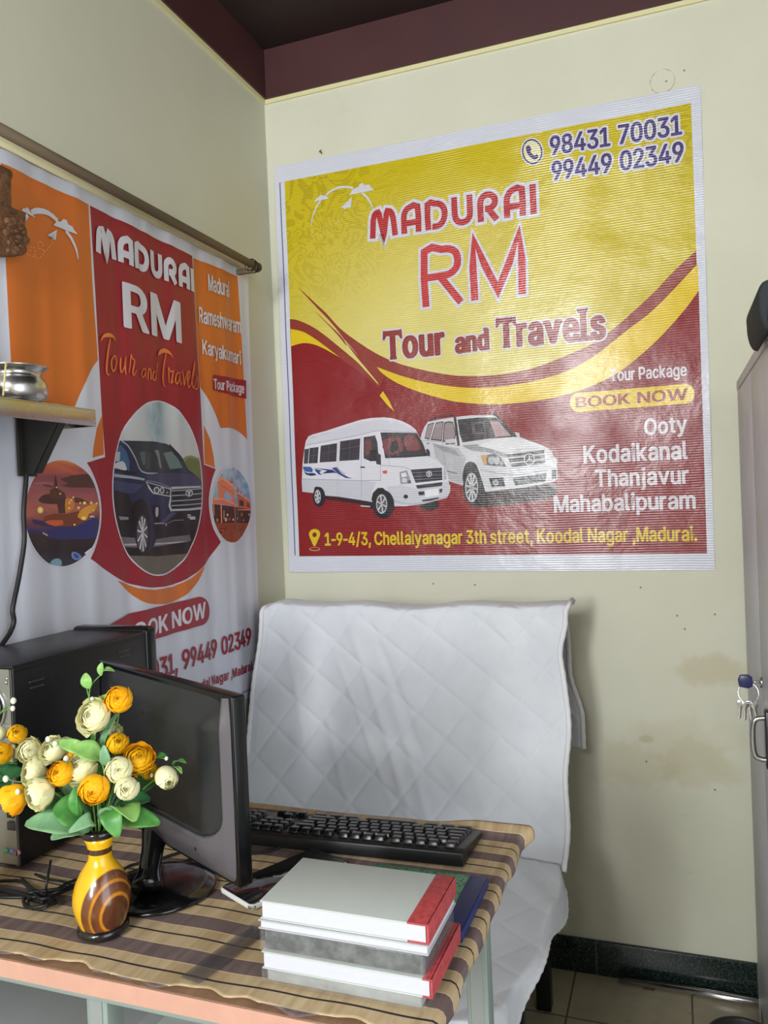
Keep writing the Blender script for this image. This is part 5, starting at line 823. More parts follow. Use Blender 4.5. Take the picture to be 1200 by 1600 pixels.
# carved hanger
q = NT('carved_wood'); f = q.noise(q.obj(), 60, 4, .7); c = q.mix(q.mr(f, .35, .65), lin((88, 58, 38)), lin((132, 90, 58))); q.bump(q.noise(q.obj(), 75, 4, .65, 1.0), 1.0, .006); carve = q.set(c, .55)
t = thing('carved_wall_hanger', (.03, -1.05, 1.735), 'carved dark brown wooden hanger with upright post on the orange part of the poster', 'wall hanger')
HX = .018
def hy(px): return at(px, 0, HX+.015)
def outline(L): return [(hy(p).y, hy(p).z) for p in L]
base = outline([(33, 334), (34, 345), (32, 352), (36, 362), (36, 370), (41, 374), (40, 382), (35, 386), (36, 395), (30, 400), (0, 401)]); yl = min(p[0] for p in base)
base += [(base[-1][0]-.09, base[-1][1]), (base[-1][0]-.10, base[0][1])]
b = B(); b.prism(base, HX, HX+.026, 0, 0, .003)
for i in range(26):
    y = random.uniform(hy((2, 370)).y, hy((31, 370)).y); z = random.uniform(hy((15, 397)).z, hy((15, 345)).z)
    b.ball((HX+.025, y, z), (.006, random.uniform(.004, .009), random.uniform(.004, .008)), 10, 6)
b.build('carved_panel', carve, t)
post = outline([(10, 268), (15, 271), (16, 278), (13, 283), (14, 330), (33, 334)][:5]); y0 = post[0][0]-.05
b = B(); b.prism([(y0, post[0][1]), *post, (y0, post[-1][1])], HX+.002, HX+.022, 0, 0, .002); b.tube([(HX+.012, y0, post[1][1]-.004), (HX+.012, post[1][0]-.002, post[1][1]-.004)], .0115, 14)
b.build('post', carve, t)
b = B(); b.box(.0, HX+.003, base[0][0]-.075, base[0][0]-.055, base[0][1]-.04, base[0][1]-.02); b.build('mounting_peg', carve, t)
# cable that comes down from the shelf
blk = M('black_rubber', (22, 22, 24), .45); blk2 = M('black_plastic', (20, 21, 23), .38, bump=(200, .05))
pts = cat([(.020, at((42, 735), 0, .02).y, 1.372), tuple(at((41, 745), 0, .022)), tuple(at((37, 800), 0, .024)), tuple(at((38, 845), 0, .024)), tuple(at((30, 900), 0, .026)), tuple(at((20, 950), 0, .03)), tuple(at((15, 990), 0, .03)), (.030, -1.19, .96), (.028, -1.19, .80), (.03, -1.18, .755)], 6)
b = B(); b.tube(pts, .0042, 10); tag(b.build('power_cable', blk), 'black cable hanging down the white poster from under the wall shelf', 'cable')

# ------------------------------------------------------------------ table
TZ = .75
lam = M('salmon_laminate', (198, 152, 134), .4, var=(40, .05)); board = M('brown_board', (128, 98, 74), .55, var=(60, .2, (1, .1, 1)))
gsteel = M('grey_green_steel', (138, 150, 144), .4, .1, var=(6, .08)); gpan = M('grey_steel_panel', (146, 150, 150), .45, .1, var=(4, .06))
t = thing('office_table', (.45, -1.17, 0), 'salmon-edged table on grey-green steel legs, covered by the striped cloth', 'table')
b = B(); b.box(.024, .862, -1.424, -.928, TZ-.0225, TZ-.0025, .001); b.build('tabletop', board, t)
b = B(); b.box(.024, .862, -1.4262, -1.424, TZ-.0235, TZ-.003); b.build('edge_strip', lam, t)
b = B(); b.box(.03, .856, -1.4245, -1.395, TZ-.0295, TZ-.0225, .0006); b.box(.03, .856, -.955, -.935, TZ-.05, TZ-.0225, .001); b.box(.832, .856, -1.395, -.955, TZ-.05, TZ-.0225, .001); b.box(.03, .05, -1.395, -.955, TZ-.05, TZ-.0225, .001)
b.build('frame_rail', gsteel, t)
LG = [(.455, -1.41), (.455, -1.03), (.825, -1.13), (.03, -1.41), (.03, -1.03)]
for x, y in LG:
    b = B(); b.box(x, x+.0285, y, y+.0285, .012, TZ-.0295, .0015); l = b.build('leg', gsteel, t)
    b = B(); b.box(x+.006, x+.0225, y-.0012, y+.0005, .02, TZ-.03); b.build('groove', gpan, l)
    b = B(); b.box(x-.002, x+.0305, y-.002, y+.0305, 0, .014, .002); b.build('foot', blk, l)
b = B(); b.box(.06, .43, -1.36, -1.035, .575, .600, .002); b.build('lower_shelf', gpan, t)
b = B(); b.box(.058, .455, -1.034, -1.030, .30, .70); b.build('modesty_panel', gpan, t)

q = NT('striped_cloth'); p = q.pos(); X = q.sep(p)
wob = q.math('MULTIPLY', q.math('SUBTRACT', q.noise(p, 5, 2), .5), .010)
y = q.math('ADD', X[1], wob)
tt = q.math('FRACT', q.math('ADD', q.math('DIVIDE', q.math('ADD', y, 1.396), .067), 20.0))     # 0 at a thin dark line
brown = q.math('LESS_THAN', q.math('ABSOLUTE', q.math('SUBTRACT', tt, .47)), .19)
pale = q.math('LESS_THAN', q.math('ABSOLUTE', q.math('SUBTRACT', q.math('ABSOLUTE', q.math('SUBTRACT', tt, .47)), .2)), .012)
linem = q.math('LESS_THAN', q.math('ABSOLUTE', q.math('SUBTRACT', q.math('FRACT', q.math('ADD', tt, .5)), .5)), .022)
weave = q.noise(p, 90, 3, .6, 0, (1, .12, .12)); wv2 = q.noise(p, 34, 2, .5, 0, (1, .05, .05))
tan = q.mix(q.mr(weave, .3, .7), lin((176, 152, 116)), lin((202, 180, 144))); tan = q.mix(q.mr(wv2, .5, .62, 0, .4), tan, lin((156, 128, 92)))
br = q.mix(q.mr(weave, .3, .7), lin((100, 84, 82)), lin((126, 108, 105)))
c = q.mix(brown, tan, br); c = q.mix(pale, c, lin((204, 182, 150))); c = q.mix(linem, c, lin((46, 42, 50)))
q.bump(q.noise(p, 500, 2), .15, .001)
clothm = q.set(c, .85, spec=.2)
X0, X1, Y0, Y1 = .026, .8625, -1.4215, -.931
def tc(u, v):
    n = math.sin
    dx = u*(X1-X0+.030)                                  # arc length across: the last 3 cm folds over the right edge
    hem = .0045*n(dx*34)+.003*n(dx*77+1)+.002*n(dx*150)
    y = Y0+.0035+hem+(Y1-Y0-.003-hem)*v
    z = TZ+.0010+.0009*n(dx*21+v*3)*n(v*9+dx*4)+.0006*n(dx*60+v*5)*(1-v)
    x = X0+dx
    over = dx-(X1-X0)
    if over > 0:
        k = min(over/.014, 1)*PI/2; rr = .009
        if over < .014: x = X1+rr*math.sin(k); z = z-rr*(1-math.cos(k))
        else: x = X1+rr+.0015*n(y*60)*(over-.014)/.016; z = z-rr-(over-.014)*(.55+.22*n(y*31+1)+.12*n(y*83))
    z += .010*sm(.93, 1, v)*sm(.80, .9, u)*(1 if over <= .02 else .6) # the far corner is kicked up
    x += .014*sm(.94, 1, v)*sm(.9, .97, u)
    return (x, y, z)
b = B(); b.grid(tc, 150, 110)
tag(b.build('tablecloth', clothm, None, False, .0008), 'tan and brown striped cloth with black lines spread over the table', 'tablecloth')
CZ_ = TZ+.0032                                           # where things stand on the cloth

# ------------------------------------------------------------------ computer tower
case = M('black_case_paint', (20, 20, 22), .42, bump=(300, .05)); topm = M('black_case_top', (24, 24, 27), .36, bump=(300, .05)); bez = M('glossy_black_bezel', (16, 17, 19), .2)
zinc = M('zinc_plate', (168, 168, 162), .38, .85, var=(14, .1)); dark = M('dark_void', (10, 10, 11), .7)
tx0, tx1, ty0, ty1, tz0, tz1 = .042, .205, -1.247, -.945, CZ_+.004, 1.047
t = thing('computer_tower', ((tx0+tx1)/2, (ty0+ty1)/2, CZ_), 'black desktop computer tower with its metal back panel turned to the left', 'computer')
b = B(); b.box(tx0, tx1-.002, ty0+.002, ty1, tz0, tz1-.004); b.build('chassis', case, t)
b = B(); b.box(tx1-.002, tx1, ty0, ty1+.004, tz0+.002, tz1-.003, .0008)
b.box(tx1, tx1+.0008, ty0+.002, ty1, tz1-.010, tz1-.008)
sp = b.build('side_panel', case, t)
for (ya, z) in ((-1.205, tz1-.030), (-1.005, tz1-.024)):
    b = B()
    for k in range(2): b.box(tx1-.0005, tx1+.0016, ya-.013+.002*k, ya+.015, z-.009*k-.0012, z-.009*k+.0012, .0004)
    b.build('vent_slot', M('vent_edge', (58, 58, 60), .4), sp)
b = B(); b.box(tx0, tx1, ty0-.001, ty1, tz1-.004, tz1, .0012); b.build('top_cover', topm, t)
b = B(); b.box(tx0-.002, tx1+.003, ty1+.001, ty1+.034, CZ_, tz1+.006, .009, 0, 3); b.build('front_bezel', bez, t)
b = B(); b.box(tx0+.002, tx1-.003, ty0-.0012, ty0+.003, tz0+.003, tz1-.005)
b.box(tx1-.0055, tx1-.0035, ty0-.004, ty0, tz0+.003, tz1-.005)
bp = b.build('back_panel', zinc, t)
fx, fz = tx1-.052, tz1-.062
b = B(); b.tube([(fx+.036*math.cos(a), ty0-.0025, fz+.036*math.sin(a)) for a in [2*PI*i/40 for i in range(40)]], .0022, 8, 0, True)
for rr in (.012, .020, .028): b.tube([(fx+rr*math.cos(a), ty0-.0025, fz+rr*math.sin(a)) for a in [2*PI*i/32 for i in range(32)]], .0010, 6, 0, True)
for k in range(4): b.tube([(fx+.008*math.cos(k*PI/2+.78), ty0-.0022, fz+.008*math.sin(k*PI/2+.78)), (fx+.037*math.cos(k*PI/2+.78), ty0-.0022, fz+.037*math.sin(k*PI/2+.78))], .0011, 6)
b.build('fan_grille', M('chrome_wire', (200, 200, 198), .2, 1), bp)
b = B(); b.lathe([(0, 0), (.034, 0)], 32)
for v in b.bm.verts: v.co = Vector((fx+v.co.x, ty0-.0014, fz+v.co.y))
b.build('fan_opening', dark, bp)
for (x, z) in ((tx1-.010, tz1-.018), (tx1-.012, tz1-.024), (tx1-.009, tz0+.02)):
    b = B(); b.ball((x, ty0-.002, z), (.0028, .0016, .0028), 10, 6); b.build('screw', M('screw_steel', (190, 190, 186), .25, 1), bp)
port = [('monitor_port', (52, 64, 128), -.014, .130, .016, .012), ('serial_port', (60, 104, 112), -.014, .108, .016, .010), ('usb_port', (40, 40, 44), -.012, .088, .013, .008), ('usb_port', (40, 40, 44), -.012, .076, .013, .008), ('network_port', (70, 70, 66), -.012, .060, .014, .012), ('printer_port', (122, 92, 132), -.033, .105, .012, .046)]
for nme, cc, dx, z, w_, h_ in port:
    b = B(); b.box(tx1+dx-w_/2, tx1+dx+w_/2, ty0-.006, ty0-.0008, tz0+z-h_/2, tz0+z+h_/2, .0012); b.build(nme, M(nme+'_shell', cc, .35), bp)
for k, cc in enumerate(((96, 168, 122), (132, 140, 184), (196, 128, 140))):
    b = B(); b.tube([(tx1-.026+.011*k, ty0-.004, tz0+.022), (tx1-.026+.011*k, ty0-.0008, tz0+.022)], .0042, 14); b.build('audio_jack', M('jack_ring', cc, .35), bp)
for k in range(6):
    b = B(); b.box(tx1-.028+.002*(k % 2), tx1-.006, ty0-.0026, ty0-.0010, tz0+.150+.010*k, tz0+.156+.010*k, .0006); b.build('slot_cover', zinc, bp)
for (x, y) in ((tx0+.02, ty0+.03), (tx1-.02, ty0+.03), (tx0+.02, ty1-.03), (tx1-.02, ty1-.03)):
    b = B(); b.lathe([(0, 0), (.007, 0), (.008, .0045), (0, .0045)], 14, (x, y, CZ_)); b.build('foot', blk, t)

# ------------------------------------------------------------------ monitor
mw, mh, ma = .377, .231, .466
MB_ = Vector((.602, -1.299, .804)); md = Vector((-math.cos(ma), math.sin(ma), 0)); mn = Vector((-math.sin(ma), -math.cos(ma), 0))  # along the screen to the left, out of its back
base_c = Vector((.438, -1.243, CZ_))
t = thing('monitor', base_c, 'black flat monitor seen from behind on a round glossy base', 'monitor')
gl = M('gloss_black_plastic', (14, 15, 17), .16, coat=.3)
q = NT('monitor_back'); f = q.noise(q.obj(), 300, 2); q.bump(f, .08, .0006); mback = q.set(lin((30, 31, 35)), .33, spec=.6)
mchin = M('monitor_chin', (92, 88, 94), .34, .2, bump=(300, .06))  # gloss on the lower section put into a paler base colour
def MP(u, v, d): return MB_+md*(u*mw)+Vector((0, 0, v*mh))+mn*d           # u from the near edge, v up, d out of the back
b = B()
for d0, d1, e in ((-.010, .006, 0),):
    pts = []
b = B(); L = [MP(0, 0, -.012), MP(1, 0, -.012), MP(1, 1, -.012), MP(0, 1, -.012)]; H = [MP(0, 0, .008), MP(1, 0, .008), MP(1, 1, .008), MP(0, 1, .008)]
tb = bmesh.new(); lo = [tb.verts.new(p) for p in L]; hi = [tb.verts.new(p) for p in H]
tb.faces.new(lo); tb.faces.new(hi[::-1])
for i in range(4): tb.faces.new((lo[i], hi[i], hi[(i+1) % 4], lo[(i+1) % 4]))
bmesh.ops.recalc_face_normals(tb, faces=tb.faces); bmesh.ops.bevel(tb, geom=list(tb.edges), offset=.003, segments=3, affect='EDGES', profile=.5); b.join(tb, 0, True)
b.build('bezel', bez, t)
b = B(); L = [MP(.025, .06, -.0122), MP(.975, .06, -.0122), MP(.975, .96, -.0122), MP(.025, .96, -.0122)]; b.poly(L[::-1]); b.build('screen', M('dark_screen', (8, 9, 11), .08, coat=.5), t)
def inlow(u, v):                                         # signed distance (in widths) below / beside the raised lower section's edge
    r = .075; x, y = u-.050, (v-.245)*mh/mw               # the recessed panel starts right of x = 0 and above y = 0
    if x < r and y < r: return math.hypot(x-r, y-r)-r
    return -min(x, y)
def bulge(u, v):
    eu = min(u, 1-u); ev = min(v, 1-v)
    return .006+.020*sm(0, .16, eu)**.8*sm(0, .2, ev)**.8
def chin(u): # height of the raised lower section along the monitor
    return .235+.10*sm(.22, .05, u)*0+.03*sm(.25, .6, u)*0
def back(u, v):
    uu, vv = .012+.976*u, .012+.976*v
    d = bulge(uu, vv)
    low = sm(-.008, .006, inlow(uu, vv))
    d += .006*low*sm(0, .06, vv)*sm(0.0, .05, uu)
    return MP(uu, vv, d)
b = B(); b.grid(back, 230, 180)
for f in b.bm.faces:
    c = f.calc_center_median(); u = (c-MB_).dot(md)/mw; v = (c.z-MB_.z)/mh
    f.material_index = 1 if inlow(u, v) > -.001 else 0
bk = b.build('back_shell', [mback, mchin], t)
b = B()
for k in range(7): 
    u = .64+.026*k; ps_ = [MP(u, .868, bulge(u, .87)+.0004), MP(u+.017, .868, bulge(u, .87)+.0004), MP(u+.017, .898, bulge(u, .88)+.0004), MP(u, .898, bulge(u, .88)+.0004)]
    b.poly([ps_[0], ps_[1], ps_[1].lerp(ps_[2], .25), ps_[0].lerp(ps_[3], .25)]) if k % 3 == 0 else None
    b.poly([ps_[0], ps_[0].lerp(ps_[1], .3), ps_[3].lerp(ps_[2], .3), ps_[3]]); b.poly([ps_[1].lerp(ps_[0], .3), ps_[1], ps_[2], ps_[2].lerp(ps_[3], .3)])
b.build('raised_lettering', M('grey_lettering', (70, 72, 78), .4), bk)
for (u, v) in ((.52, .80), (.16, .17), (.55, .30)):
    b = B(); c = MP(u, v, bulge(u, v)+(.0062 if v < .27 else .0002)); b.tube([c-mn*.0004, c+mn*.0003], .0022, 12); b.build('screw_hole', dark, bk)
b = B(); c0 = MP(.50, .215, .0205+.008)
for a, e in ((-.07, .010),):
    P8 = []
b.poly([MP(.46, .20, .0326), MP(.70, .215, .0326), MP(.70, .275, .0326), MP(.46, .262, .0326)]); b.build('port_recess', dark, bk)
b = B()
for u in (.49, .56, .62):
    c = MP(u, .235, .0335); b.tube([c-mn*.004, c+mn*.002], .0035, 10)
b.build('socket', M('socket_metal', (150, 150, 152), .3, .9), bk)
top = MP(.53, .10, .012); bot = at((229, 1390), 2, CZ_+.022)
nk = [top.lerp(bot, k/16) for k in range(17)]
b = B(); n_ = len(nk); b.tube(nk, [.0185-.0040*sm(0, .45, i/(n_-1))+.006*sm(.72, 1, i/(n_-1)) for i in range(n_)], 24); b.build('neck', gl, t)
b = B(); b.lathe([(0, .0005), (.066, 0), (.0735, .0012), (.0742, .003), (.0715, .0060), (.055, .009), (.02, .011), (0, .0112)], 64, tuple(base_c)); b.build('base', gl, t)

# ------------------------------------------------------------------ keyboard: its user sits behind the table, so the function keys are on this side
kbm = M('keyboard_black', (22, 22, 24), .4, bump=(250, .08)); keym = M('key_black', (26, 26, 29), .28)
KA = .04; KW, KD = .432, .108
KO = at((724, 1357), 2, CZ_); KC = Vector((KO.x, KO.y, CZ_+.0008))
kx = Vector((-math.cos(KA), -math.sin(KA)*.9, 0)).normalized(); ky = Vector((0.02, 1, 0)).normalized()
def KP(u, v, h): return KC+kx*u+ky*v+Vector((0, 0, h))
t = thing('keyboard', KC, 'black computer keyboard lying along the far side of the table', 'keyboard')
tb = bmesh.new()
prof = [(0, 0), (KD, 0), (KD, .008), (.012, .0215), (0, .0195)]
lo = [tb.verts.new(KP(0, a, h)) for a, h in prof]; hi = [tb.verts.new(KP(KW, a, h)) for a, h in prof]
tb.faces.new(lo); tb.faces.new(hi[::-1])
for i in range(5): tb.faces.new((lo[i], hi[i], hi[(i+1) % 5], lo[(i+1) % 5]))
bmesh.ops.recalc_face_normals(tb, faces=tb.faces); bmesh.ops.bevel(tb, geom=list(tb.edges), offset=.0022, segments=2, affect='EDGES', profile=.5)
b = B(); b.join(tb, 0, True); b.build('body', kbm, t)
def keyz(v): return .0215+(v-.012)*(.008-.0215)/(KD-.012)
def keymesh(w, d):
    b = bmesh.new(); bmesh.ops.create_cube(b, size=1)
    for v in b.verts:
        k = 1 if v.co.z < 0 else .74
        v.co = Vector((v.co.x*w*k, v.co.y*d*k, v.co.z*.0075))
    bmesh.ops.bevel(b, geom=list(b.edges), offset=.0010, segments=2, affect='EDGES', profile=.5)
    me = bpy.data.meshes.new('key'); 
    for f in b.faces: f.smooth = True
    b.to_mesh(me); b.free(); me.materials.append(keym); return me
kcache = {}; first = True
rows = [[1]*1+[0]+[1]*4+[0]+[1]*4+[0]+[1]*4, [1]*13+[2], [1.5]+[1]*12+[1.5], [1.75]+[1]*11+[2.25], [2.25]+[1]*10+[2.75], [1.5, 1.5, 1.5, 6, 1.5, 1.5, 1.5]]
pit = .0174
def put_key(u, v, w):
    if w not in kcache: kcache[w] = keymesh(w*pit-.0016, .0152)
    o = bpy.data.objects.new('key', kcache[w]); COL.objects.link(o)
    o.location = KP(u, v, keyz(v)+.0030); o.rotation_euler = (-.14, 0, KA*.9)
    o.parent = t; o.matrix_parent_inverse = t.matrix_basis.inverted()
nkeys = 0
for r_, row in enumerate(rows):
    v = .017+r_*.0160+(.0 if r_ == 0 else .002); u = .010
    tot = sum(abs(x) if x else .35 for x in row); k = 15.0/tot
    for x in row[::-1]:                                  # mirrored: the right end of each row is at the numpad
        pass
    u = .012                                             # left end of the keyboard for its user = right end for us
    for x in row:
        if x == 0: u += .5*pit*k*.7; continue
        if nkeys < 99: put_key(u+x*pit*k/2*.985, v, x); nkeys += 1
        u += x*pit*k*.985
for r_ in range(6):
    for c_ in range(3):
        if r_ == 3 or (r_ == 4 and c_ != 1): continue
        if nkeys < 99: put_key(.288+c_*pit, .017+r_*.0160+(.0 if r_ == 0 else .002), 1.0001); nkeys += 1
for r_ in range(1, 6):
    for c_ in range(4):
        if nkeys < 100: put_key(.352+c_*pit, .019+r_*.0160, 1.0002); nkeys += 1

# ------------------------------------------------------------------ vase and artificial flowers
def vase_mat(ctr):
    q = NT('lacquered_vase'); o = q.obj(); X = q.sep(o)
    mp = q.n('ShaderNodeMapping'); mp.inputs['Location'].default_value = (-ctr[0], -ctr[1], -ctr[2]*.80); mp.inputs['Scale'].default_value = (1, 1, .80); q.l(o, mp.inputs[0])
    d = q.dist(mp.outputs[0], (0, 0, 0))
    r = q.n('ShaderNodeValToRGB'); q.l(q.math('MULTIPLY', d, 20.0), r.inputs[0]); r.color_ramp.interpolation = 'LINEAR'
    grain = q.noise(o, 90, 3, .6, 0, (1, 1, .3))
    e = r.color_ramp.elements; BRN, ORG, YL = lin((92, 50, 26)), lin((198, 128, 22)), lin((232, 176, 6))
    e[0].position = 0; e[0].color = BRN; e[1].position = 1; e[1].color = YL
    for a, c in ((.34, BRN), (.355, ORG), (.40, ORG), (.425, lin((120, 66, 28))), (.58, BRN), (.60, ORG), (.635, ORG), (.66, lin((124, 72, 30))), (.80, lin((104, 56, 28))), (.82, lin((150, 92, 24))), (.835, YL)):
        k = e.new(a); k.color = c
    c = q.mix(q.mr(grain, .35, .65, 0, .35), r.outputs[0], lin((60, 32, 18)), 'MIX')
    c = q.mix(q.mr(d, .0405, .0425), c, YL)
    for z, w in ((.0905, .0035), (.108, .0017)):
        c = q.mix(q.math('LESS_THAN', q.math('ABSOLUTE', q.math('SUBTRACT', X[2], z)), w), c, lin((70, 40, 22)))
    return q.set(c, .22, coat=.6)
blacq = M('black_lacquer', (26, 22, 22), .2, coat=.5)
VC = Vector((.4325, -1.3500, CZ_))
pv = at((178, 1440), 2, CZ_+.028)                          # roughly where the carved rings centre
def make_vase(loc, label):
    t = thing('flower_vase', loc, label, 'vase', None)
    b = B(); b.lathe([(.0265, .010), (.0300, .020), (.0330, .030), (.0343, .040), (.0335, .050), (.0300, .062), (.0240, .074), (.0180, .083), (.0142, .089), (.0136, .094), (.0142, .102), (.0160, .110), (.0188, .117), (.0180, .117), (.0150, .108), (.012, .094), (.0125, .088)], 56, tuple(loc))
    body = b.build('body', vase_m, t)
    b = B(); b.lathe([(0, .0), (.0285, 0), (.0305, .003), (.0302, .008), (.0275, .0112), (.0265, .0112), (0, .010)], 48, tuple(loc)); b.build('foot', blacq, t)
    b = B(); b.lathe([(.0176, .1165), (.0200, .1175), (.0218, .121), (.0215, .125), (.0192, .1275), (.0172, .1262), (.0162, .122), (.0170, .117)], 48, tuple(loc)); b.build('rim', blacq, t)
    return t
dirv = (CP-VC); dirv.z = 0; dirv.normalize(); side = Vector((-dirv.y, dirv.x, 0))
cc = dirv*.029+side*.016
vase_m = vase_mat((cc.x, cc.y, .030-.010))
make_vase(VC, 'yellow lacquered wooden vase with brown carved rings standing by the monitor base')
VC2 = Vector((.205, -1.36, CZ_))
make_vase(VC2, 'yellow lacquered vase at the table end, left of the computer tower')

def petal_mat(name, c1, c2):
    q = NT(name); o = q.obj(); f = q.noise(o, 120, 3, .6); c = q.mix(q.mr(f, .35, .65), lin(c1), lin(c2)); q.bump(q.noise(o, 220, 2), .15, .001)
    m = q.set(c, .55, spec=.3); q.b.inputs['Subsurface Weight'].default_value = .15; q.b.inputs['Subsurface Radius'].default_value = (.006, .004, .002); q.b.inputs['Subsurface Scale'].default_value = .5
    return m
p_yel = petal_mat('yellow_petals', (246, 186, 6), (250, 204, 22)); p_ora = petal_mat('orange_petals', (250, 170, 6), (252, 192, 30)); p_crm = petal_mat('cream_petals', (234, 228, 164), (244, 241, 206)); p_gold = petal_mat('golden_petals', (222, 160, 10), (236, 182, 20))
def leaf_mat(name, c1, c2):
    q = NT(name); o = q.obj(); f = q.noise(o, 45, 3, .6); c = q.mix(q.mr(f, .3, .7), lin(c1), lin(c2)); q.bump(q.noise(o, 90, 3, .6, 0, (1, 1, 1)), .2, .001)
    m = q.set(c, .42, spec=.45); q.b.inputs['Subsurface Weight'].default_value = .1; q.b.inputs['Subsurface Scale'].default_value = .3
    return m
l_mid = leaf_mat('green_leaf', (52, 122, 52), (92, 158, 72)); l_pale = leaf_mat('pale_green_leaf', (112, 168, 82), (150, 196, 104)); l_dark = leaf_mat('dark_green_leaf', (28, 84, 50), (54, 116, 62)); l_blue = leaf_mat('blue_green_leaf', (92, 146, 108), (132, 172, 122))
stem_m = M('green_stem', (96, 142, 62), .5, var=(60, .2)); bud_m = M('white_bud', (226, 228, 208), .55)

_rs = {}
def rose_mesh(kind, mat_):                               # a full ranunculus head, open face to +z, radius about 1
    key = (kind, mat_.name)
    if key in _rs: return _rs[key]
    rnd = random.Random(sum(map(ord, kind)))
    b = B()
    layers = {'full': [(1.0, 5, .80, .10), (.92, 5, .62, .04), (.82, 5, .52, .02), (.70, 5, .48, 0), (.57, 4, .46, 0), (.44, 4, .46, 0), (.31, 3, .5, 0), (.19, 3, .6, 0)],
              'bud': [(.90, 4, .62, .02), (.82, 4, .46, 0), (.70, 4, .40, 0), (.56, 4, .40, 0), (.42, 3, .42, 0), (.28, 3, .5, 0), (.16, 3, .6, 0)],
              'open': [(1.05, 6, 1.08, .24), (.97, 5, .86, .14), (.85, 5, .68, .07), (.72, 5, .55, .02), (.58, 4, .5, 0), (.44, 4, .5, 0), (.30, 3, .55, 0), (.17, 3, .65, 0)]}[kind]
    off = 0
    for R, n, top, lip in layers:                        # top: polar angle, from the axis, where the petal ends
        off += rnd.uniform(.5, 1.1)
        for i in range(n):
            a0 = off+2*PI*i/n+rnd.uniform(-.15, .15); wdt = 2*PI/n*rnd.uniform(.72, .86); rr = R*rnd.uniform(.96, 1.04); tp = top*rnd.uniform(.92, 1.08)
            def fn(u, v, a0=a0, wdt=wdt, rr=rr, tp=tp, lip=lip):
                uu = 2*u-1; a = a0+uu*wdt
                edge = 1-.20*abs(uu)**3
                th = PI*.96-(PI*.96-tp)*v*edge               # from the base round to the rim
                r = rr*(1+lip*sm(.72, 1, v)+.035*math.sin(9*uu+a0*3)*sm(.6, 1, v)+.05*(i % 2)+.045*uu)
                zz = math.cos(th)*(.86 if kind != 'bud' else 1.05)
                return (r*math.sin(th)*math.cos(a), r*math.sin(th)*math.sin(a), r*zz+(1-min(R, 1))*.62)
            b.grid(fn, 8, 9)
    b.ball((0, 0, -.1), (.28, .28, .42), 10, 6)
    me = bpy.data.meshes.new('flower'); b.bm.to_mesh(me); b.bm.free(); me.materials.append(mat_)
    _rs[key] = me; return me
def put_flower(parent, pos, r, dirn, kind, mat_, squash=1.0, label=None):
    o = bpy.data.objects.new('flower', rose_mesh(kind, mat_)); COL.objects.link(o)
    o.location = pos; o.rotation_mode = 'QUATERNION'; o.rotation_quaternion = Vector(dirn).normalized().to_track_quat('Z', 'Y'); o.scale = (r, r, r*squash)
    o.parent = parent; o.matrix_parent_inverse = parent.matrix_basis.inverted()
    if label: o['label'] = label
    return o
def leaf(parent, p0, p1, w, mat_, sag=.15, twist=0.0, cup=.25):
    p0, p1 = Vector(p0), Vector(p1); d = p1-p0; L = d.length
    view = (CP-(p0+p1)/2).normalized(); up0 = (Vector((0, 0, 1))*.75+view*.6).normalized()
    side = d.cross(up0).normalized(); nrm = side.cross(d).normalized()
    side = (side*math.cos(twist)+nrm*math.sin(twist)).normalized(); nrm = side.cross(d).normalized()
    b = B()
    def fn(u, v):
        vv = 2*v-1; wd = w*1.3*(math.sin(PI*min(1, u**1.0*.965+.012))**.62)*(1-.12*abs(u-.5))
        return p0+d*u+nrm*(L*sag*math.sin(PI*u)-abs(vv)**1.5*0+cup*wd*(vv*vv)-L*sag*.5*u*u)+side*(vv*wd)+nrm*(.03*wd*math.sin(u*14+vv*2))
    b.grid(fn, 14, 6)
    return b.build('leaf', mat_, parent, False, .0005)
def stem(parent, p0, p1, r=.0011, bow=.01, mat_=None):
    p0, p1 = Vector(p0), Vector(p1); mid = (p0+p1)/2; mid += Vector((0, 0, bow))+(mid-Vector((p0.x, p0.y, mid.z)))*.25*0
    pts = [p0.lerp(p1, k/8)+Vector((0, 0, bow))*math.sin(PI*k/8) for k in range(9)]
    b = B(); b.tube(pts, r, 7); return b.build('stem', mat_ or stem_m, parent)
def bouquet(vc, D0, label, flowers, leaves, sprigs, grp=None):
    t = thing('artificial_flower_bouquet', Vector((vc.x, vc.y, vc.z+.10)), label, 'flowers', grp)
    mouth = Vector((vc.x, vc.y, vc.z+.105))
    for (x, y, r, dd, kind, m_, fx, fy, sq) in flowers:
        p = dep((x, y), D0+dd); R = r/FPX*(D0+dd)
        to = (_rt*fx-_up*fy-_fw*math.sqrt(max(.05, 1-fx*fx-fy*fy)))
        put_flower(t, p, R, to, kind, m_, sq)
        foot = mouth+Vector((p.x-mouth.x, p.y-mouth.y, 0)).normalized()*.005
        stem(t, foot, p-to.normalized()*R*.75, .0011, .012)
        b = B(); q = p-to.normalized()*R*.80; b.ball(tuple(q), R*.34, 8, 6); b.build('calyx', stem_m, t)
    for (x0, y0, d0, x1, y1, d1, w, m_, sag, tw) in leaves:
        leaf(t, dep((x0, y0), D0+d0), dep((x1, y1), D0+d1), w/FPX*D0, m_, sag, tw)
    for L, dd, buds in sprigs:
        pts = cat([tuple(dep(p, D0+dd)) for p in L], 4); b = B(); b.tube(pts, .0007, 6); b.build('stem', stem_m, t)
        for (x, y, r) in buds:
            b = B(); c = dep((x, y), D0+dd); b.ball(tuple(c), (r/FPX*D0, r/FPX*D0, r*1.2/FPX*D0), 8, 6); b.build('bud', bud_m, t)
    return t
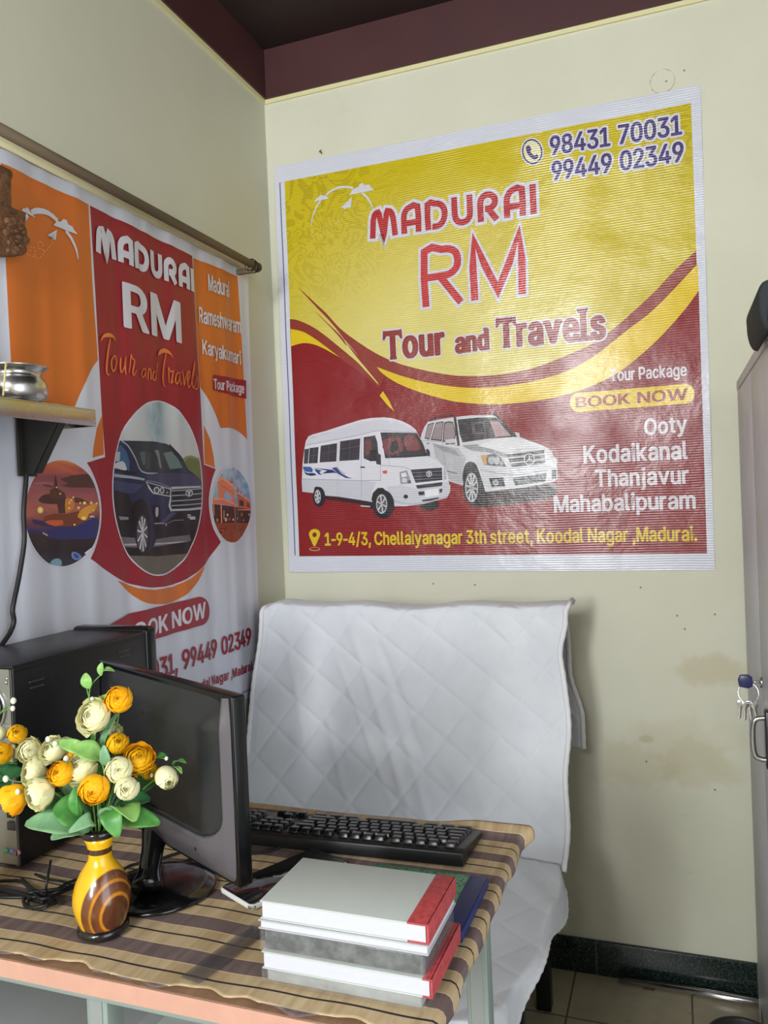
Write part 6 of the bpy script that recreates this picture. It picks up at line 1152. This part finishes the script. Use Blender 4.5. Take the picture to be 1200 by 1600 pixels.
fwl = [(186, 1093, 20, -.005, 'full', p_ora, .1, -.35, 1), (184, 1162, 18, .0, 'bud', p_gold, .35, -.5, 1), (217, 1187, 21, -.01, 'open', p_gold, .25, -.6, .9), (147.5, 1233, 22.5, -.045, 'full', p_ora, .05, .05, .9), (96, 1209, 18.5, -.03, 'full', p_ora, -.2, -.45, 1), (110, 1178, 12, .01, 'bud', p_ora, -.2, -.6, 1), (66, 1214, 13, .005, 'open', p_ora, -.6, -.1, 1), (21, 1248, 20, -.01, 'open', p_ora, -.75, .45, 1.25), (233, 1204, 15, .02, 'bud', p_gold, .4, .1, 1),
       (148, 1119, 24, -.005, 'open', p_crm, -.35, -.35, .8), (174, 1145, 14, .02, 'open', p_crm, .5, -.3, 1), (84, 1172, 18, -.0, 'open', p_crm, -.4, -.5, 1), (103, 1166, 15, .01, 'bud', p_crm, .2, -.6, 1), (53, 1206, 19, -.005, 'open', p_crm, -.65, -.2, 1), (62, 1240, 21, -.03, 'open', p_crm, -.6, .15, 1.1), (129, 1202, 21, -.02, 'open', p_crm, -.3, -.55, 1.1), (186, 1203, 20, -.03, 'full', p_crm, .2, -.3, 1), (199, 1232, 19.5, -.04, 'bud', p_crm, .15, -.25, 1.1), (260, 1214, 18, -.01, 'bud', p_crm, .45, .2, 1.25)]
MX, MY = 150, 1302
lvs = [(140, 1298, -.02, 40, 1284, -.035, 17, l_blue, .12, .1), (132, 1302, -.025, 80, 1308, -.045, 14, l_blue, .16, -.2), (128, 1275, -.015, 84, 1262, -.03, 20, l_mid, .1, .3), (142, 1292, -.03, 114, 1294, -.055, 9, l_blue, .5, .3), (140, 1290, 0, 70, 1250, -.0, 24, l_dark, .1, .2), (122, 1275, -.03, 116, 1230, -.03, 7, l_mid, .15, .8),
       (176, 1262, -.02, 182, 1304, -.05, 13, l_mid, .3, -.3), (180, 1268, -.02, 210, 1278, -.05, 17, l_pale, .2, .4), (172, 1270, -.0, 231, 1246, -.01, 19, l_dark, .18, .1), (178, 1284, .0, 248, 1284, -.015, 14, l_mid, .15, -.2), (165, 1290, -.03, 172, 1262, -.03, 13, l_blue, .2, .6), (200, 1245, .01, 244, 1220, .02, 14, l_dark, .1, .1),
       (142, 1178, .0, 88, 1158, -.01, 8, l_pale, .55, .6), (160, 1186, -.02, 113, 1166, -.03, 13, l_pale, .12, .2), (150, 1190, .01, 150, 1134, .0, 8, l_mid, .05, 1.2), (163, 1188, .0, 164, 1146, .01, 9, l_mid, .1, .4), (160, 1180, -.0, 183, 1112, .0, 6, l_blue, .12, .4), (155, 1115, .005, 168, 1084, .0, 7, l_pale, .2, .4), (167, 1196, -.03, 162, 1166, -.04, 6, l_blue, .2, .5), (146, 1196, -.0, 150, 1210, -.02, 12, l_mid, .1, .4), (120, 1215, .0, 108, 1245, .0, 12, l_blue, .1, .4),
       (140, 1076, 0, 133, 1052, -.0, 7, l_pale, .15, .6), (158, 1056, 0, 159, 1035, -.0, 4.5, l_pale, .1, .5), (158, 1053, 0, 178, 1047, -.0, 5, l_pale, .25, .3), (240, 1188, 0, 260, 1180, .0, 6, l_mid, .2, .4), (270, 1197, 0, 290, 1190, -.01, 5, l_mid, .2, .5), (270, 1200, 0, 284, 1207, -.01, 4, l_pale, .2, .5), (140, 1270, .02, 110, 1225, .02, 22, l_dark, .1, .5), (165, 1265, .02, 190, 1215, .02, 22, l_dark, .1, .5), (150, 1265, .02, 150, 1200, .02, 26, l_dark, .1, .7)]
spr = [([(150, 1180), (146, 1130), (140, 1095), (142, 1072), (157, 1055)], .0, [(144, 1092, 3)]), ([(146, 1105), (138, 1086), (134, 1066)], .0, []), ([(100, 1215), (60, 1215), (34, 1222), (9, 1217)], -.02, [(9, 1217, 4.5), (28, 1237, 4)]), ([(92, 1200), (85, 1175), (74, 1156)], -.01, [(75, 1155, 4), (86, 1162, 4), (104, 1186, 5)]), ([(190, 1225), (225, 1205), (238, 1185), (262, 1186)], .0, [(260, 1185, 3), (237, 1211, 3)]), ([(163, 1215), (160, 1195), (148, 1183)], -.035, []), ([(165, 1215), (167, 1190), (164, 1170)], -.035, [])]
bq = bouquet(VC, .955, 'bunch of cream and orange-yellow fabric roses with green leaves in the yellow vase', fwl, lvs, spr)
D2 = 1.02
fw2 = [(27, 1147, 15.5, 0, 'bud', p_gold, .3, -.5, 1), (3, 1177, 16, -.01, 'full', p_gold, .3, -.3, 1), (47, 1172, 16.5, 0, 'open', p_crm, .25, -.25, .9), (-2, 1146, 13, .02, 'bud', p_crm, 0, -.5, 1), (-40, 1150, 18, 0, 'full', p_crm, -.3, -.4, 1), (-60, 1190, 18, 0, 'full', p_ora, -.5, -.1, 1), (-30, 1110, 18, 0, 'full', p_ora, -.1, -.5, 1)]
lv2 = [(-25, 1235, 0, 38, 1205, .0, 17, l_dark, .15, .2), (-20, 1225, .0, 26, 1192, .02, 12, l_mid, .1, .3), (-40, 1240, 0, -90, 1220, 0, 16, l_mid, .2, .2), (-30, 1230, 0, 15, 1225, -.01, 12, l_dark, .2, -.2)]
sp2 = [([(-10, 1130), (5, 1109), (20, 1095)], .0, [(21, 1095, 4.5)]), ([(0, 1114), (12, 1108), (20, 1107)], .0, [(20, 1107, 3.8)]), ([(40, 1176), (28, 1180), (20, 1166)], .0, [(20, 1167, 4), (26, 1181, 3.6), (16, 1178, 4)])]
bouquet(VC2, D2, 'smaller bunch of yellow and cream fabric roses at the left edge beside the tower', fw2, lv2, sp2)

# ------------------------------------------------------------------ phone, ruler, books
def flat_prism(name, pts, z0, z1, mats, parent, bev=.001):
    b = B(); b.prism([(p[0], p[1]) for p in pts], z0, z1, 2, 0, bev); return b.build(name, mats, parent)
white_p = M('white_plastic', (216, 218, 216), .35)
glass_b = M('black_glass', (12, 15, 18), .05, coat=.6)
SH = Vector((.010, .001, 0)); F_ = at((381, 1424), 2, CZ_)+SH; Lp = at((331, 1393), 2, CZ_)+SH; dv = (Lp-F_).normalized(); fv = Vector((-dv.y, dv.x, 0)); fv = fv if fv.y > 0 else -fv
wv = (Lp-F_).length; lv = .162
t = thing('smartphone', (F_+dv*wv/2+fv*lv/2), 'black glass smartphone with white edge lying under the monitor corner', 'phone')
def rrect(o, a, b_, A, Bl, r, n=6):
    out = []
    for cx, cy, s0 in ((r, r, PI), (A-r, r, 1.5*PI), (A-r, Bl-r, 0), (r, Bl-r, .5*PI)):
        for k in range(n+1):
            an = s0+PI/2*k/n; out.append(o+a*(cx+r*math.cos(an))+b_*(cy+r*math.sin(an)))
    return out
flat_prism('case', rrect(F_, dv, fv, wv, lv, .007), CZ_, CZ_+.0072, white_p, t, .0022)
flat_prism('glass', rrect(F_+dv*.002+fv*.002, dv, fv, wv-.004, lv-.004, .006), CZ_+.0068, CZ_+.0078, glass_b, t, .0003)
def clearp(name, col, a):
    q = NT(name); q.b.inputs['Alpha'].default_value = a; return q.set(lin(col), .08, spec=.6)
acr = clearp('clear_acrylic', (190, 192, 194), .07)
r0, r1 = at((297, 1533), 2, CZ_), at((412, 1446), 2, CZ_); rd = (r1-r0).normalized(); rs_ = Vector((rd.y, -rd.x, 0))
t = thing('plastic_ruler', (r0+r1)/2, 'clear plastic ruler lying on the striped cloth left of the books', 'ruler')
b = B(); o_ = r0-rs_*.013; L_ = (r1-r0).length-.008
b.prism([tuple((o_+rs_*a+rd*c)[:2]) for a, c in ((0, 0), (.026, 0), (.026, L_), (0, L_))], CZ_, CZ_+.0022, 2, 0, .0005); b.build('blade', clearp('smoky_clear_plastic', (88, 84, 88), .38), t)
pw = M('page_white', (196, 197, 206), .7, bump=(300, .25, (.02, .02, 6))); pcov = M('grey_white_cover', (184, 190, 187), .45, var=(12, .03)); redsp = M('red_cloth_spine', (176, 66, 70), .6, var=(160, .28)); grn = None
q = NT('speckled_green'); f = q.noise(q.obj(), 240, 3, .7); c = q.mix(q.mr(f, .5, .6), lin((70, 158, 108)), lin((20, 74, 56))); grn = q.set(c, .4)
navy = M('navy_cloth_spine', (30, 46, 104), .45, var=(90, .15)); q = NT('grey_marbled'); f = q.noise(q.obj(), 60, 4, .65); c = q.mix(q.mr(f, .4, .62), lin((62, 64, 66)), lin((104, 106, 106))); marb = q.set(c, .25, coat=.3); thinw = M('thin_book_cover', (176, 178, 182), .5); lgrey = M('light_grey_board', (150, 152, 150), .5, var=(50, .2))
BY = -1.386
def book(label, x0, x1, y0, y1, z0, z1, cover, spine, page, side='right', capw=.022, name='book'):
    t = thing(name, ((x0+x1)/2, (y0+y1)/2, z0), label, 'book'); e = .0016
    b = B(); b.box(x0+.002, x1-.003, y0+.0015, y1-.0015, z0+e, z1-e); b.build('pages', page, t)
    xs = x1-capw if spine else x1
    for a, c_ in ((z0, z0+e), (z1-e, z1)):
        b = B(); b.box(x0, xs, y0, y1, a, c_, .0005); b.build('cover', cover, t)
    if spine:
        b = B(); b.box(xs, x1, y0, y1, z1-e, z1+.0003, .0004); b.box(xs, x1, y0, y1, z0, z0+e, .0004); b.box(x1-.002, x1+.0006, y0, y1, z0, z1+.0003, .0008); b.build('spine', spine, t)
    return t
g = CZ_
book('thick grey-white register with red spine edge, topmost of the stack', .671, .859, BY, BY+.106, g+.0665, g+.0865, pcov, redsp, pw)
b = B()
t = thing('book', (.76, BY+.05, g+.056), 'thin white book with clear cover, second in the stack just under the topmost register', 'book')
b.box(.671, .857, BY+.001, BY+.104, g+.0575, g+.0645); b.build('pages', pw, t); b = B(); b.box(.6685, .8585, BY-.001, BY+.106, g+.0560, g+.0575, .0005); b.box(.6685, .8585, BY-.001, BY+.106, g+.0645, g+.0660, .0005); b.build('cover', thinw, t)
t = thing('book', (.76, BY+.05, g+.033), 'dark grey marbled ledger in a clear plastic jacket, middle of the stack', 'book')
b = B(); b.box(.675, .852, BY+.001, BY+.104, g+.0345, g+.0548, .001); b.build('cover', marb, t)
b = B(); b.box(.670, .6715, BY-.001, BY+.1045, g+.033, g+.0556); b.box(.6715, .8545, BY-.0012, BY-.0004, g+.033, g+.0556); b.box(.8545, .8555, BY-.001, BY+.1045, g+.033, g+.0556); b.build('plastic_jacket', acr, t)
book('thick white register with red spine, fourth down in the stack', .671, .8610, BY-.001, BY+.110, g+.0135, g+.0325, pcov, redsp, pw, 'right', .01)
t = thing('book', (.76, BY+.05, g), 'light grey ledger in a clear plastic jacket, bottom of the stack', 'book')
b = B(); b.box(.676, .849, BY+.001, BY+.104, g+.0010, g+.0125, .001); b.build('cover', lgrey, t)
b = B(); b.box(.670, .6712, BY-.001, BY+.1045, g, g+.0130); b.box(.6712, .8532, BY-.0012, BY-.0004, g, g+.0130); b.box(.8532, .8542, BY-.001, BY+.1045, g, g+.0130); b.build('plastic_jacket', acr, t)
t = thing('book', (.78, -1.18, g), 'green speckled notebook with navy blue spine lying behind the stack', 'book')
b = B(); b.box(.700, .8545, -1.255, -1.121, g+.0012, g+.0100); b.build('pages', pw, t)
for a in (g, g+.0100):
    b = B(); b.box(.699, .833, -1.257, -1.119, a, a+.0012, .0004); b.build('cover', grn, t)
b = B(); b.box(.833, .8570, -1.257, -1.119, g+.0100, g+.0115, .0004); b.box(.833, .8570, -1.257, -1.119, g, g+.0012, .0004); b.box(.8555, .8576, -1.257, -1.119, g, g+.0115, .0006); b.build('spine', navy, t)

# ------------------------------------------------------------------ cables on the table
def cable(label, px, r=.0024, dz=None, mat_=blk, name='cable', z=None):
    P = []
    for i, p in enumerate(px):
        h = p[2] if len(p) > 2 else 0
        P.append(tuple(at(p[:2], 2, CZ_+r+h)))
    b = B(); b.tube(cat(P, 7), r, 8); return tag(b.build(name, mat_), label, 'cable')
cable('black cable looped in a tangle in front of the tower, nearest the vase', [(-20, 1400), (10, 1402), (40, 1402), (75, 1404), (88, 1410, .004), (70, 1415, .006), (45, 1418, .003), (37, 1408, .0), (45, 1396, .004), (70, 1392, .006), (100, 1388, .004), (118, 1382)])
cable('black cable running along the tower foot and into the tangle', [(-20, 1378), (15, 1376), (35, 1378), (50, 1392, .003), (62, 1404, .008), (78, 1402, .008), (92, 1396, .006), (112, 1388, .003), (128, 1380)])
cable('thicker black cable crossing the striped cloth below the tower back', [(-20, 1386), (8, 1392), (30, 1398), (50, 1405), (68, 1410)], .0032)
cable('black cable making two small rings on the cloth beside the tangle', [(128, 1372), (104, 1380, .002), (84, 1392, .004), (60, 1398, .006), (44, 1408, .004), (50, 1420, .002), (72, 1418, .006), (80, 1406, .008), (66, 1396, .008), (52, 1402, .006), (30, 1396, .003), (5, 1390), (-20, 1394)], .0019)
cable('black cable running from the tower foot toward the vase', [(55, 1366), (75, 1374), (100, 1378, .001), (120, 1388), (128, 1394)], .0018)
cable('thin black cable standing in an arch at the tower corner', [(34, 1372), (48, 1386, .004), (70, 1398, .010), (72, 1385, .03), (76, 1362, .044), (79, 1345, .05)], .0018)
cable('black monitor cable coiled behind the monitor base', [(300, 1318), (285, 1330), (262, 1338), (240, 1345), (205, 1352), (192, 1362), (200, 1370)], .0022)
cable('black cable trailing from under the monitor toward the keyboard', [(252, 1368), (280, 1350), (310, 1338), (340, 1330), (365, 1332), (392, 1334), (415, 1331), (438, 1324)], .0020)

# ------------------------------------------------------------------ cushioned bench under white quilted covers
t = thing('cushioned_bench', (.43, -.5, 0), 'black framed cushioned bench hidden under the white quilted covers by the back wall', 'bench')
pad = M('dark_upholstery', (36, 36, 40), .7, bump=(90, .1))
b = B(); b.box(.035, .815, -.90, -.30, .335, .405, .02, 0, 3); b.build('seat', pad, t)
b = B(); b.prism([(-.20, .34), (-.265, .34), (-.235, .955), (-.215, .980), (-.165, .980), (-.145, .955)], .045, .815, 0, 0, .012); b.build('backrest', pad, t)
b = B(); b.box(.040, .785, -.895, -.16, .305, .336, .004); b.build('seat_frame', blk2, t)
for x, y in ((.045, -.88), (.742, -.88), (.045, -.20), (.742, -.20), (.742, -.55)):
    b = B(); b.box(x, x+.036, y, y+.036, 0, .306, .004); b.build('leg', blk2, t)

q = NT('white_quilt'); f = q.noise(q.obj(), 500, 2, .5); g_ = q.noise(q.obj(), 6, 4, .6)
c = q.mix(q.mr(g_, .35, .7), lin((222, 225, 230)), lin((208, 212, 219)))
q.bump(f, .22, .0008); quilt_m = q.set(c, .9, spec=.15); q.b.inputs['Sheen Weight'].default_value = .2
pip_m = M('white_cotton_piping', (226, 226, 230), .85, bump=(300, .2))
def quilt(a, h):                                         # padding height over the sheet, metres along and down it
    s1, s2 = (a*.82+h*.62), (a*.62-h*.80)
    P1, P2 = .094, .094
    def st(x, P): k = abs((x/P) % 1-.5)*2; return 1-k**10 if False else 1-math.exp(-((1-k)/.10)**1.0)
    return .0045*st(s1, P1)*st(s2, P2)
FOLD = [((.30, .02), (.50, .56), .012, .0055), ((.36, .02), (.52, .40), .010, -.004), ((.26, .10), (.44, .50), .008, .0035), ((.40, .16), (.56, .60), .012, .004), ((.12, .03), (.20, .40), .012, .003), ((.66, .0), (.80, .18), .012, .005), ((.70, .0), (.82, .12), .008, -.004), ((.46, .30), (.78, .64), .014, -.003), ((.22, .20), (.34, .56), .010, .003), ((.62, .36), (.74, .66), .014, .003)]
def folds(a, h):
    z = 0
    for (p, q_, w, k) in FOLD:
        dx, dy = q_[0]-p[0], q_[1]-p[1]; L2 = dx*dx+dy*dy; tt_ = ((a-p[0])*dx+(h-p[1])*dy)/L2; tt_ = min(1, max(0, tt_))
        d = math.hypot(a-p[0]-dx*tt_, h-p[1]-dy*tt_); z += k*math.exp(-(d/w)**2)*math.sin(PI*(.08+.84*tt_))
    return z
REAR = .36                                               # how far the cover hangs down behind
def edge_x(side, z):                                     # the cover's two side edges at each height
    if side: return .850+.010*sm(.98, 1.0, z)-.012*math.exp(-((z-.90)/.045)**2)-.006*sm(.7, .42, z)+.004*math.sin(z*28)
    return .060-.052*(.98-z)/.51+.003*math.sin(z*21+1)
TOPZ = 1.0
def cover(u, v):                                         # v: from the seat up the front, over the top and down behind
    Lf = .575; Lt = .085; Lr = REAR; s = v*(Lf+Lt+Lr)
    if s < Lf:
        k = s/Lf; z = .425+(TOPZ-.012-.425)*k; y = -.345+.095*k+.018*math.sin(PI*k)-.012*sm(.12, 0, k)
    elif s < Lf+Lt:
        k = (s-Lf)/Lt; an = PI*k; y = -.205-.045*math.cos(an); z = TOPZ-.012+.012*math.sin(an)**.7
    else:
        k = (s-Lf-Lt)/Lr; y = -.160+.045*sm(0, .3, k)-.0*k; z = TOPZ-.012-(Lr)*k
    x0, x1 = edge_x(0, z), edge_x(1, z)
    if s >= Lf+Lt:
        k = (s-Lf-Lt)/Lr; x1 = .838+.028*sm(.45, .8, k); x0 = .05
    x = x0+(x1-x0)*u
    a, h = x, TOPZ-z if s < Lf else -(s-Lf)
    n = quilt(a, h)+folds(a, h)*(1 if s < Lf else .3)
    ed = min(u, 1-u); n *= .35+.65*sm(0, .03, ed)
    zt = .004*math.sin(x*9+.6)*sm(.82, 1, z)+.004*math.sin(x*23)*sm(.9, 1, z)-.026*sm(.11, .03, x)*sm(.80, 1, z)+.0035*math.sin(x*40)*sm(.46, .42, z)
    if s < Lf: y -= n
    elif s < Lf+Lt: z += n*.7
    else: y += n
    return (x, y, z+zt)
t = thing('quilted_cover', (.43, -.25, .42), 'large white diamond-quilted cover draped over the bench back', 'quilt')
b = B(); b.grid(cover, 210, 260); b.build('sheet', quilt_m, t, False, .0035)
for u, nm in ((0.0, 0), (1.0, 1)):
    L = [Vector(cover(u, v/120)) for v in range(0, 121)]
    L = [p+Vector((.003 if u else -.003, -.002, 0)) for p in L]
    b = B(); b.tube(L, [.0062+.0006*math.sin(i*1.9) for i in range(len(L))], 10); b.build('piping', pip_m, t)
def seatc(u, v):                                         # u across to the right edge, v from the back crease forward, then down the front
    D = .570; s = v*(D+.30); hemx = .830+.010*math.sin(s*9+.3)+.006*math.sin(s*24)-.05*sm(.50, .9, s)*.6
    x = .03+(hemx-.03+.045)*u
    over = x-hemx
    if s < D: y = -.362-s; z = .422+.010*math.sin(s*7+x*3)*.5+.006*math.sin(x*11+s*9)+.012*math.exp(-(s/.05)**2)
    else: y = -.355-D-.012*math.sin((s-D)*14+x*20)-.012; z = .412-(s-D)
    z += .006*math.exp(-((x-.70-.2*math.sin(s*5))/.03)**2)*(1 if s < D else 0)
    n = quilt(x*1.0, s*1.0)*.4
    if s < D: z += n
    else: y -= n
    if over > 0:
        drop = over*(.75+.4*math.sin(s*13+1)); x = hemx+over*.25; z -= drop
    return (x, y, z)
t = thing('seat_cover', (.43, -.6, .40), 'white quilted cover over the bench seat with a crumpled hem beside the table leg', 'quilt')
b = B(); b.grid(seatc, 170, 190); b.build('sheet', quilt_m, t, False, .0035)
L = [Vector(seatc(1.0, v/100)) for v in range(0, 101)]
b = B(); b.tube(L, [.0058+.0008*math.sin(i*2.3) for i in range(len(L))], 10); b.build('piping', pip_m, t)

# ------------------------------------------------------------------ steel locker on the right
q = NT('grey_locker_paint'); o = q.obj(); f = q.noise(o, 5, 5, .6); c = q.mix(q.mr(f, .35, .7), lin((186, 188, 198)), lin((202, 203, 214)))
sc_ = q.noise(o, 26, 4, .7, .4, (1, 1, .4)); c = q.mix(q.mr(sc_, .70, .74, 0, .7), c, lin((70, 68, 70)))
lock_m = q.set(c, .42, metal=.0); seam = M('locker_seam', (92, 92, 96), .5); chrome = M('chrome', (206, 206, 208), .2, 1)
LX, LY0, LY1, LZ = 1.249, -1.02, -.099, 1.506
t = thing('steel_locker', (1.45, -.56, 0), 'tall grey painted steel locker with keys in its lock at the right edge', 'locker')
b = B(); b.box(LX+.006, 1.68, LY0, LY1, .0, LZ, .003); b.build('body', lock_m, t)
yd = at((1181, 800), 0, LX).y
for y0, y1, nm in ((yd-.395, yd-.0015, 0), (yd+.0015, LY1-.024, 1)):
    b = B(); b.box(LX-.001, LX+.010, y0, y1, .075, LZ-.022, .0025)
    d = b.build('door', lock_m, t)
    if nm == 0:
        hp = at((1205, 1155), 0, LX)
        b = B(); b.box(LX-.010, LX, hp.y-.012, hp.y+.012, hp.z-.052, hp.z+.052, .003); b.build('handle_plate', M('dark_handle_plate', (64, 62, 68), .3, .6), d)
        b = B(); b.tube(cat([(LX-.006, hp.y, hp.z+.038), (LX-.026, hp.y, hp.z+.032), (LX-.030, hp.y, hp.z), (LX-.026, hp.y, hp.z-.032), (LX-.006, hp.y, hp.z-.038)], 6), .0048, 12); b.build('handle', chrome, d)
        kp = at((1192, 1066), 0, LX)
        b = B(); b.tube([(LX+.001, kp.y, kp.z), (LX-.006, kp.y, kp.z)], .011, 20); b.build('lock', chrome, d)
b = B(); b.box(LX-.001, LX+.010, LY1-.0235, LY1, .0, LZ-.002, .002); b.build('side_post', lock_m, t)
b = B(); b.box(LX-.002, LX+.012, LY0, LY1, LZ-.020, LZ+.001, .002); b.build('top_rail', lock_m, t)
b = B(); b.box(LX+.001, LX+.012, LY0, LY1-.024, .0, .073, .002); b.build('plinth', seam, t)
kt = thing('key_bunch', (LX-.02, kp.y, kp.z-.04), 'bunch of keys with dark blue key head hanging from the locker lock', 'keys')
bluep = M('dark_blue_plastic', (44, 46, 92), .35)
b = B(); b.tube([(LX-.0062, kp.y, kp.z), (LX-.020, kp.y+.001, kp.z)], .0022, 10); b.build('key_shaft', chrome, kt)
b = B(); b.prism([(LX-.018, kp.z-.009), (LX-.018, kp.z+.009), (LX-.026, kp.z+.014), (LX-.040, kp.z+.013), (LX-.044, kp.z+.004), (LX-.042, kp.z-.010), (LX-.026, kp.z-.013)], kp.y-.003, kp.y+.003, 1, 0, .002); b.build('key_head', bluep, kt)
b = B(); b.tube([(LX-.026+.019*math.cos(a)*.95, kp.y+.006*math.sin(a), kp.z-.022+.019*math.sin(a)) for a in [2*PI*i/28 for i in range(28)]], .0011, 8, 0, True); b.build('key_ring', chrome, kt)
for i, (dx, dy, an) in enumerate(((-.012, .004, .25), (-.005, -.003, .10), (.003, .003, -.12), (.010, -.004, -.3))):
    o_ = Vector((LX-.027+dx, kp.y+dy, kp.z-.038)); ds = Vector((math.sin(-an)*.5, 0, -1)).normalized(); sd = Vector((ds.z, 0, -ds.x))
    b = B(); P = [o_-sd*.006, o_+sd*.006, o_+sd*.0068+ds*.008, o_+sd*.003+ds*.013, o_+sd*.0026+ds*.034, o_+ds*.037, o_-sd*.0026+ds*.034, o_-sd*.003+ds*.013, o_-sd*.0068+ds*.008]
    b.prism([(p.x, p.z) for p in P], o_.y-.0009, o_.y+.0009, 1, 0, .0004); b.build('key', chrome, kt)
# bag on the locker
bagm = M('charcoal_fabric', (42, 46, 50), .8, bump=(160, .25)); 
t = thing('backpack', (1.36, -.72, LZ), 'charcoal fabric bag on top of the locker with its flap hanging over the edge', 'bag')
by0, by1 = at((1200, 470), 0, LX-.02).y, at((1171, 480), 0, LX-.02).y
zt_, zb_ = at((1190, 466), 0, LX-.02).z, at((1184, 536), 0, LX-.02).z
def bag_sh(u, v):
    a = 2*PI*u; th = PI*v; cx, cy, cz = 1.38, by1-.12, LZ+.028; e = .6
    f = lambda x: math.copysign(abs(x)**e, x)
    z = .022*f(math.cos(th)); r = abs(math.sin(th))**e
    return (cx+.140*f(math.cos(a))*r, cy+.115*f(math.sin(a))*r+.010*math.sin(3*a)*r, cz+z+.006*math.sin(2*a+1))
b = B(); b.grid(bag_sh, 48, 28); b.build('body', bagm, t, True)
b = B()
prof = [(1.31, LZ+.046), (LX-.004, LZ+.048), (LX-.020, LZ+.044), (LX-.027, LZ+.030), (LX-.026, LZ+.0), (LX-.022, zb_+.01), (LX-.014, zb_), (LX-.008, zb_+.006), (LX-.010, LZ-.0), (LX-.006, LZ+.02), (1.30, LZ+.030)]
b.prism(prof, by1-.20, by1-.010, 1, 0, .006)
b.build('flap', bagm, t)
b = B(); b.tube([(LX-.0, y, LZ+.034+.004*math.sin((y-by1)*18)) for y in [by1-.20+.0095*i for i in range(21)]], [.012+.005*math.sin(PI*min(1, max(.05, i/20))) for i in range(21)], 14); b.build('roll', bagm, t)
# steel pipe on the floor
pa, pb = at((968, 1525), 2, .012), at((1176, 1565), 2, .012)
b = B(); pd = (pb-pa).normalized(); b.tube([Vector((pa.x, -.030, .0125)), Vector((pb.x+.25, -.044, .0125))], .0105, 20); tag(b.build('steel_pipe', chrome), 'shiny chrome pipe lying on the floor along the skirting', 'pipe')
b = B(); b.box(.985, 1.012, -.040, -.028, 0.0, .006, .001); tag(b.build('wood_chip', M('brown_chip', (70, 58, 44), .8)), 'small brown scrap on the floor at the end of the chrome pipe', 'scrap')
# round black bin by the locker
c0 = at((1166, 1622), 2, .30); c0.x = 1.184; c0.z = 0
t = thing('round_bin', c0, 'round black plastic bin by the locker at the bottom right corner', 'bin')
b = B(); b.lathe([(0, .004), (.045, .004), (.047, .0), (.050, .004), (.058, .282), (.056, .282), (.050, .010), (0, .010)], 48, tuple(c0)); b.build('body', blk2, t)
b = B(); b.lathe([(.056, .280), (.060, .280), (.0625, .284), (.0625, .296), (.059, .300), (.055, .298), (.053, .286), (0, .285)], 56, tuple(c0)); b.build('lid', M('dark_bin_lid', (34, 32, 31), .35), t)
# nail above the banner
n0 = at((503, 240), 1, 0)
b = B(); b.tube([(n0.x, 0.0, n0.z), (n0.x, -.012, n0.z+.001), (n0.x, -.0125, n0.z+.001), (n0.x, -.0135, n0.z+.001)], [.0012, .0012, .0032, .003], 8); b.tube([(n0.x-.0005, -.008, n0.z+.001), (n0.x-.0012, -.004, n0.z+.010)], .0008, 6)
tag(b.build('wall_nail', M('rusty_nail', (92, 84, 66), .6, .4)), 'small nail in the back wall just above the yellow banner', 'nail')
# things of one kind that stand together
for o in list(COL.objects):
    c = o.get('category')
    if c == 'book': o['group'] = 'books piled on the table'
    elif c == 'cable' and not o['label'].startswith('black cable hanging'): o['group'] = 'black cables on the table'
    elif c == 'vase': o['group'] = 'lacquered vases on the table'
    elif c == 'flowers': o['group'] = 'fabric rose bunches in the vases'
    elif c == 'quilt': o['group'] = 'white quilted covers on the bench'
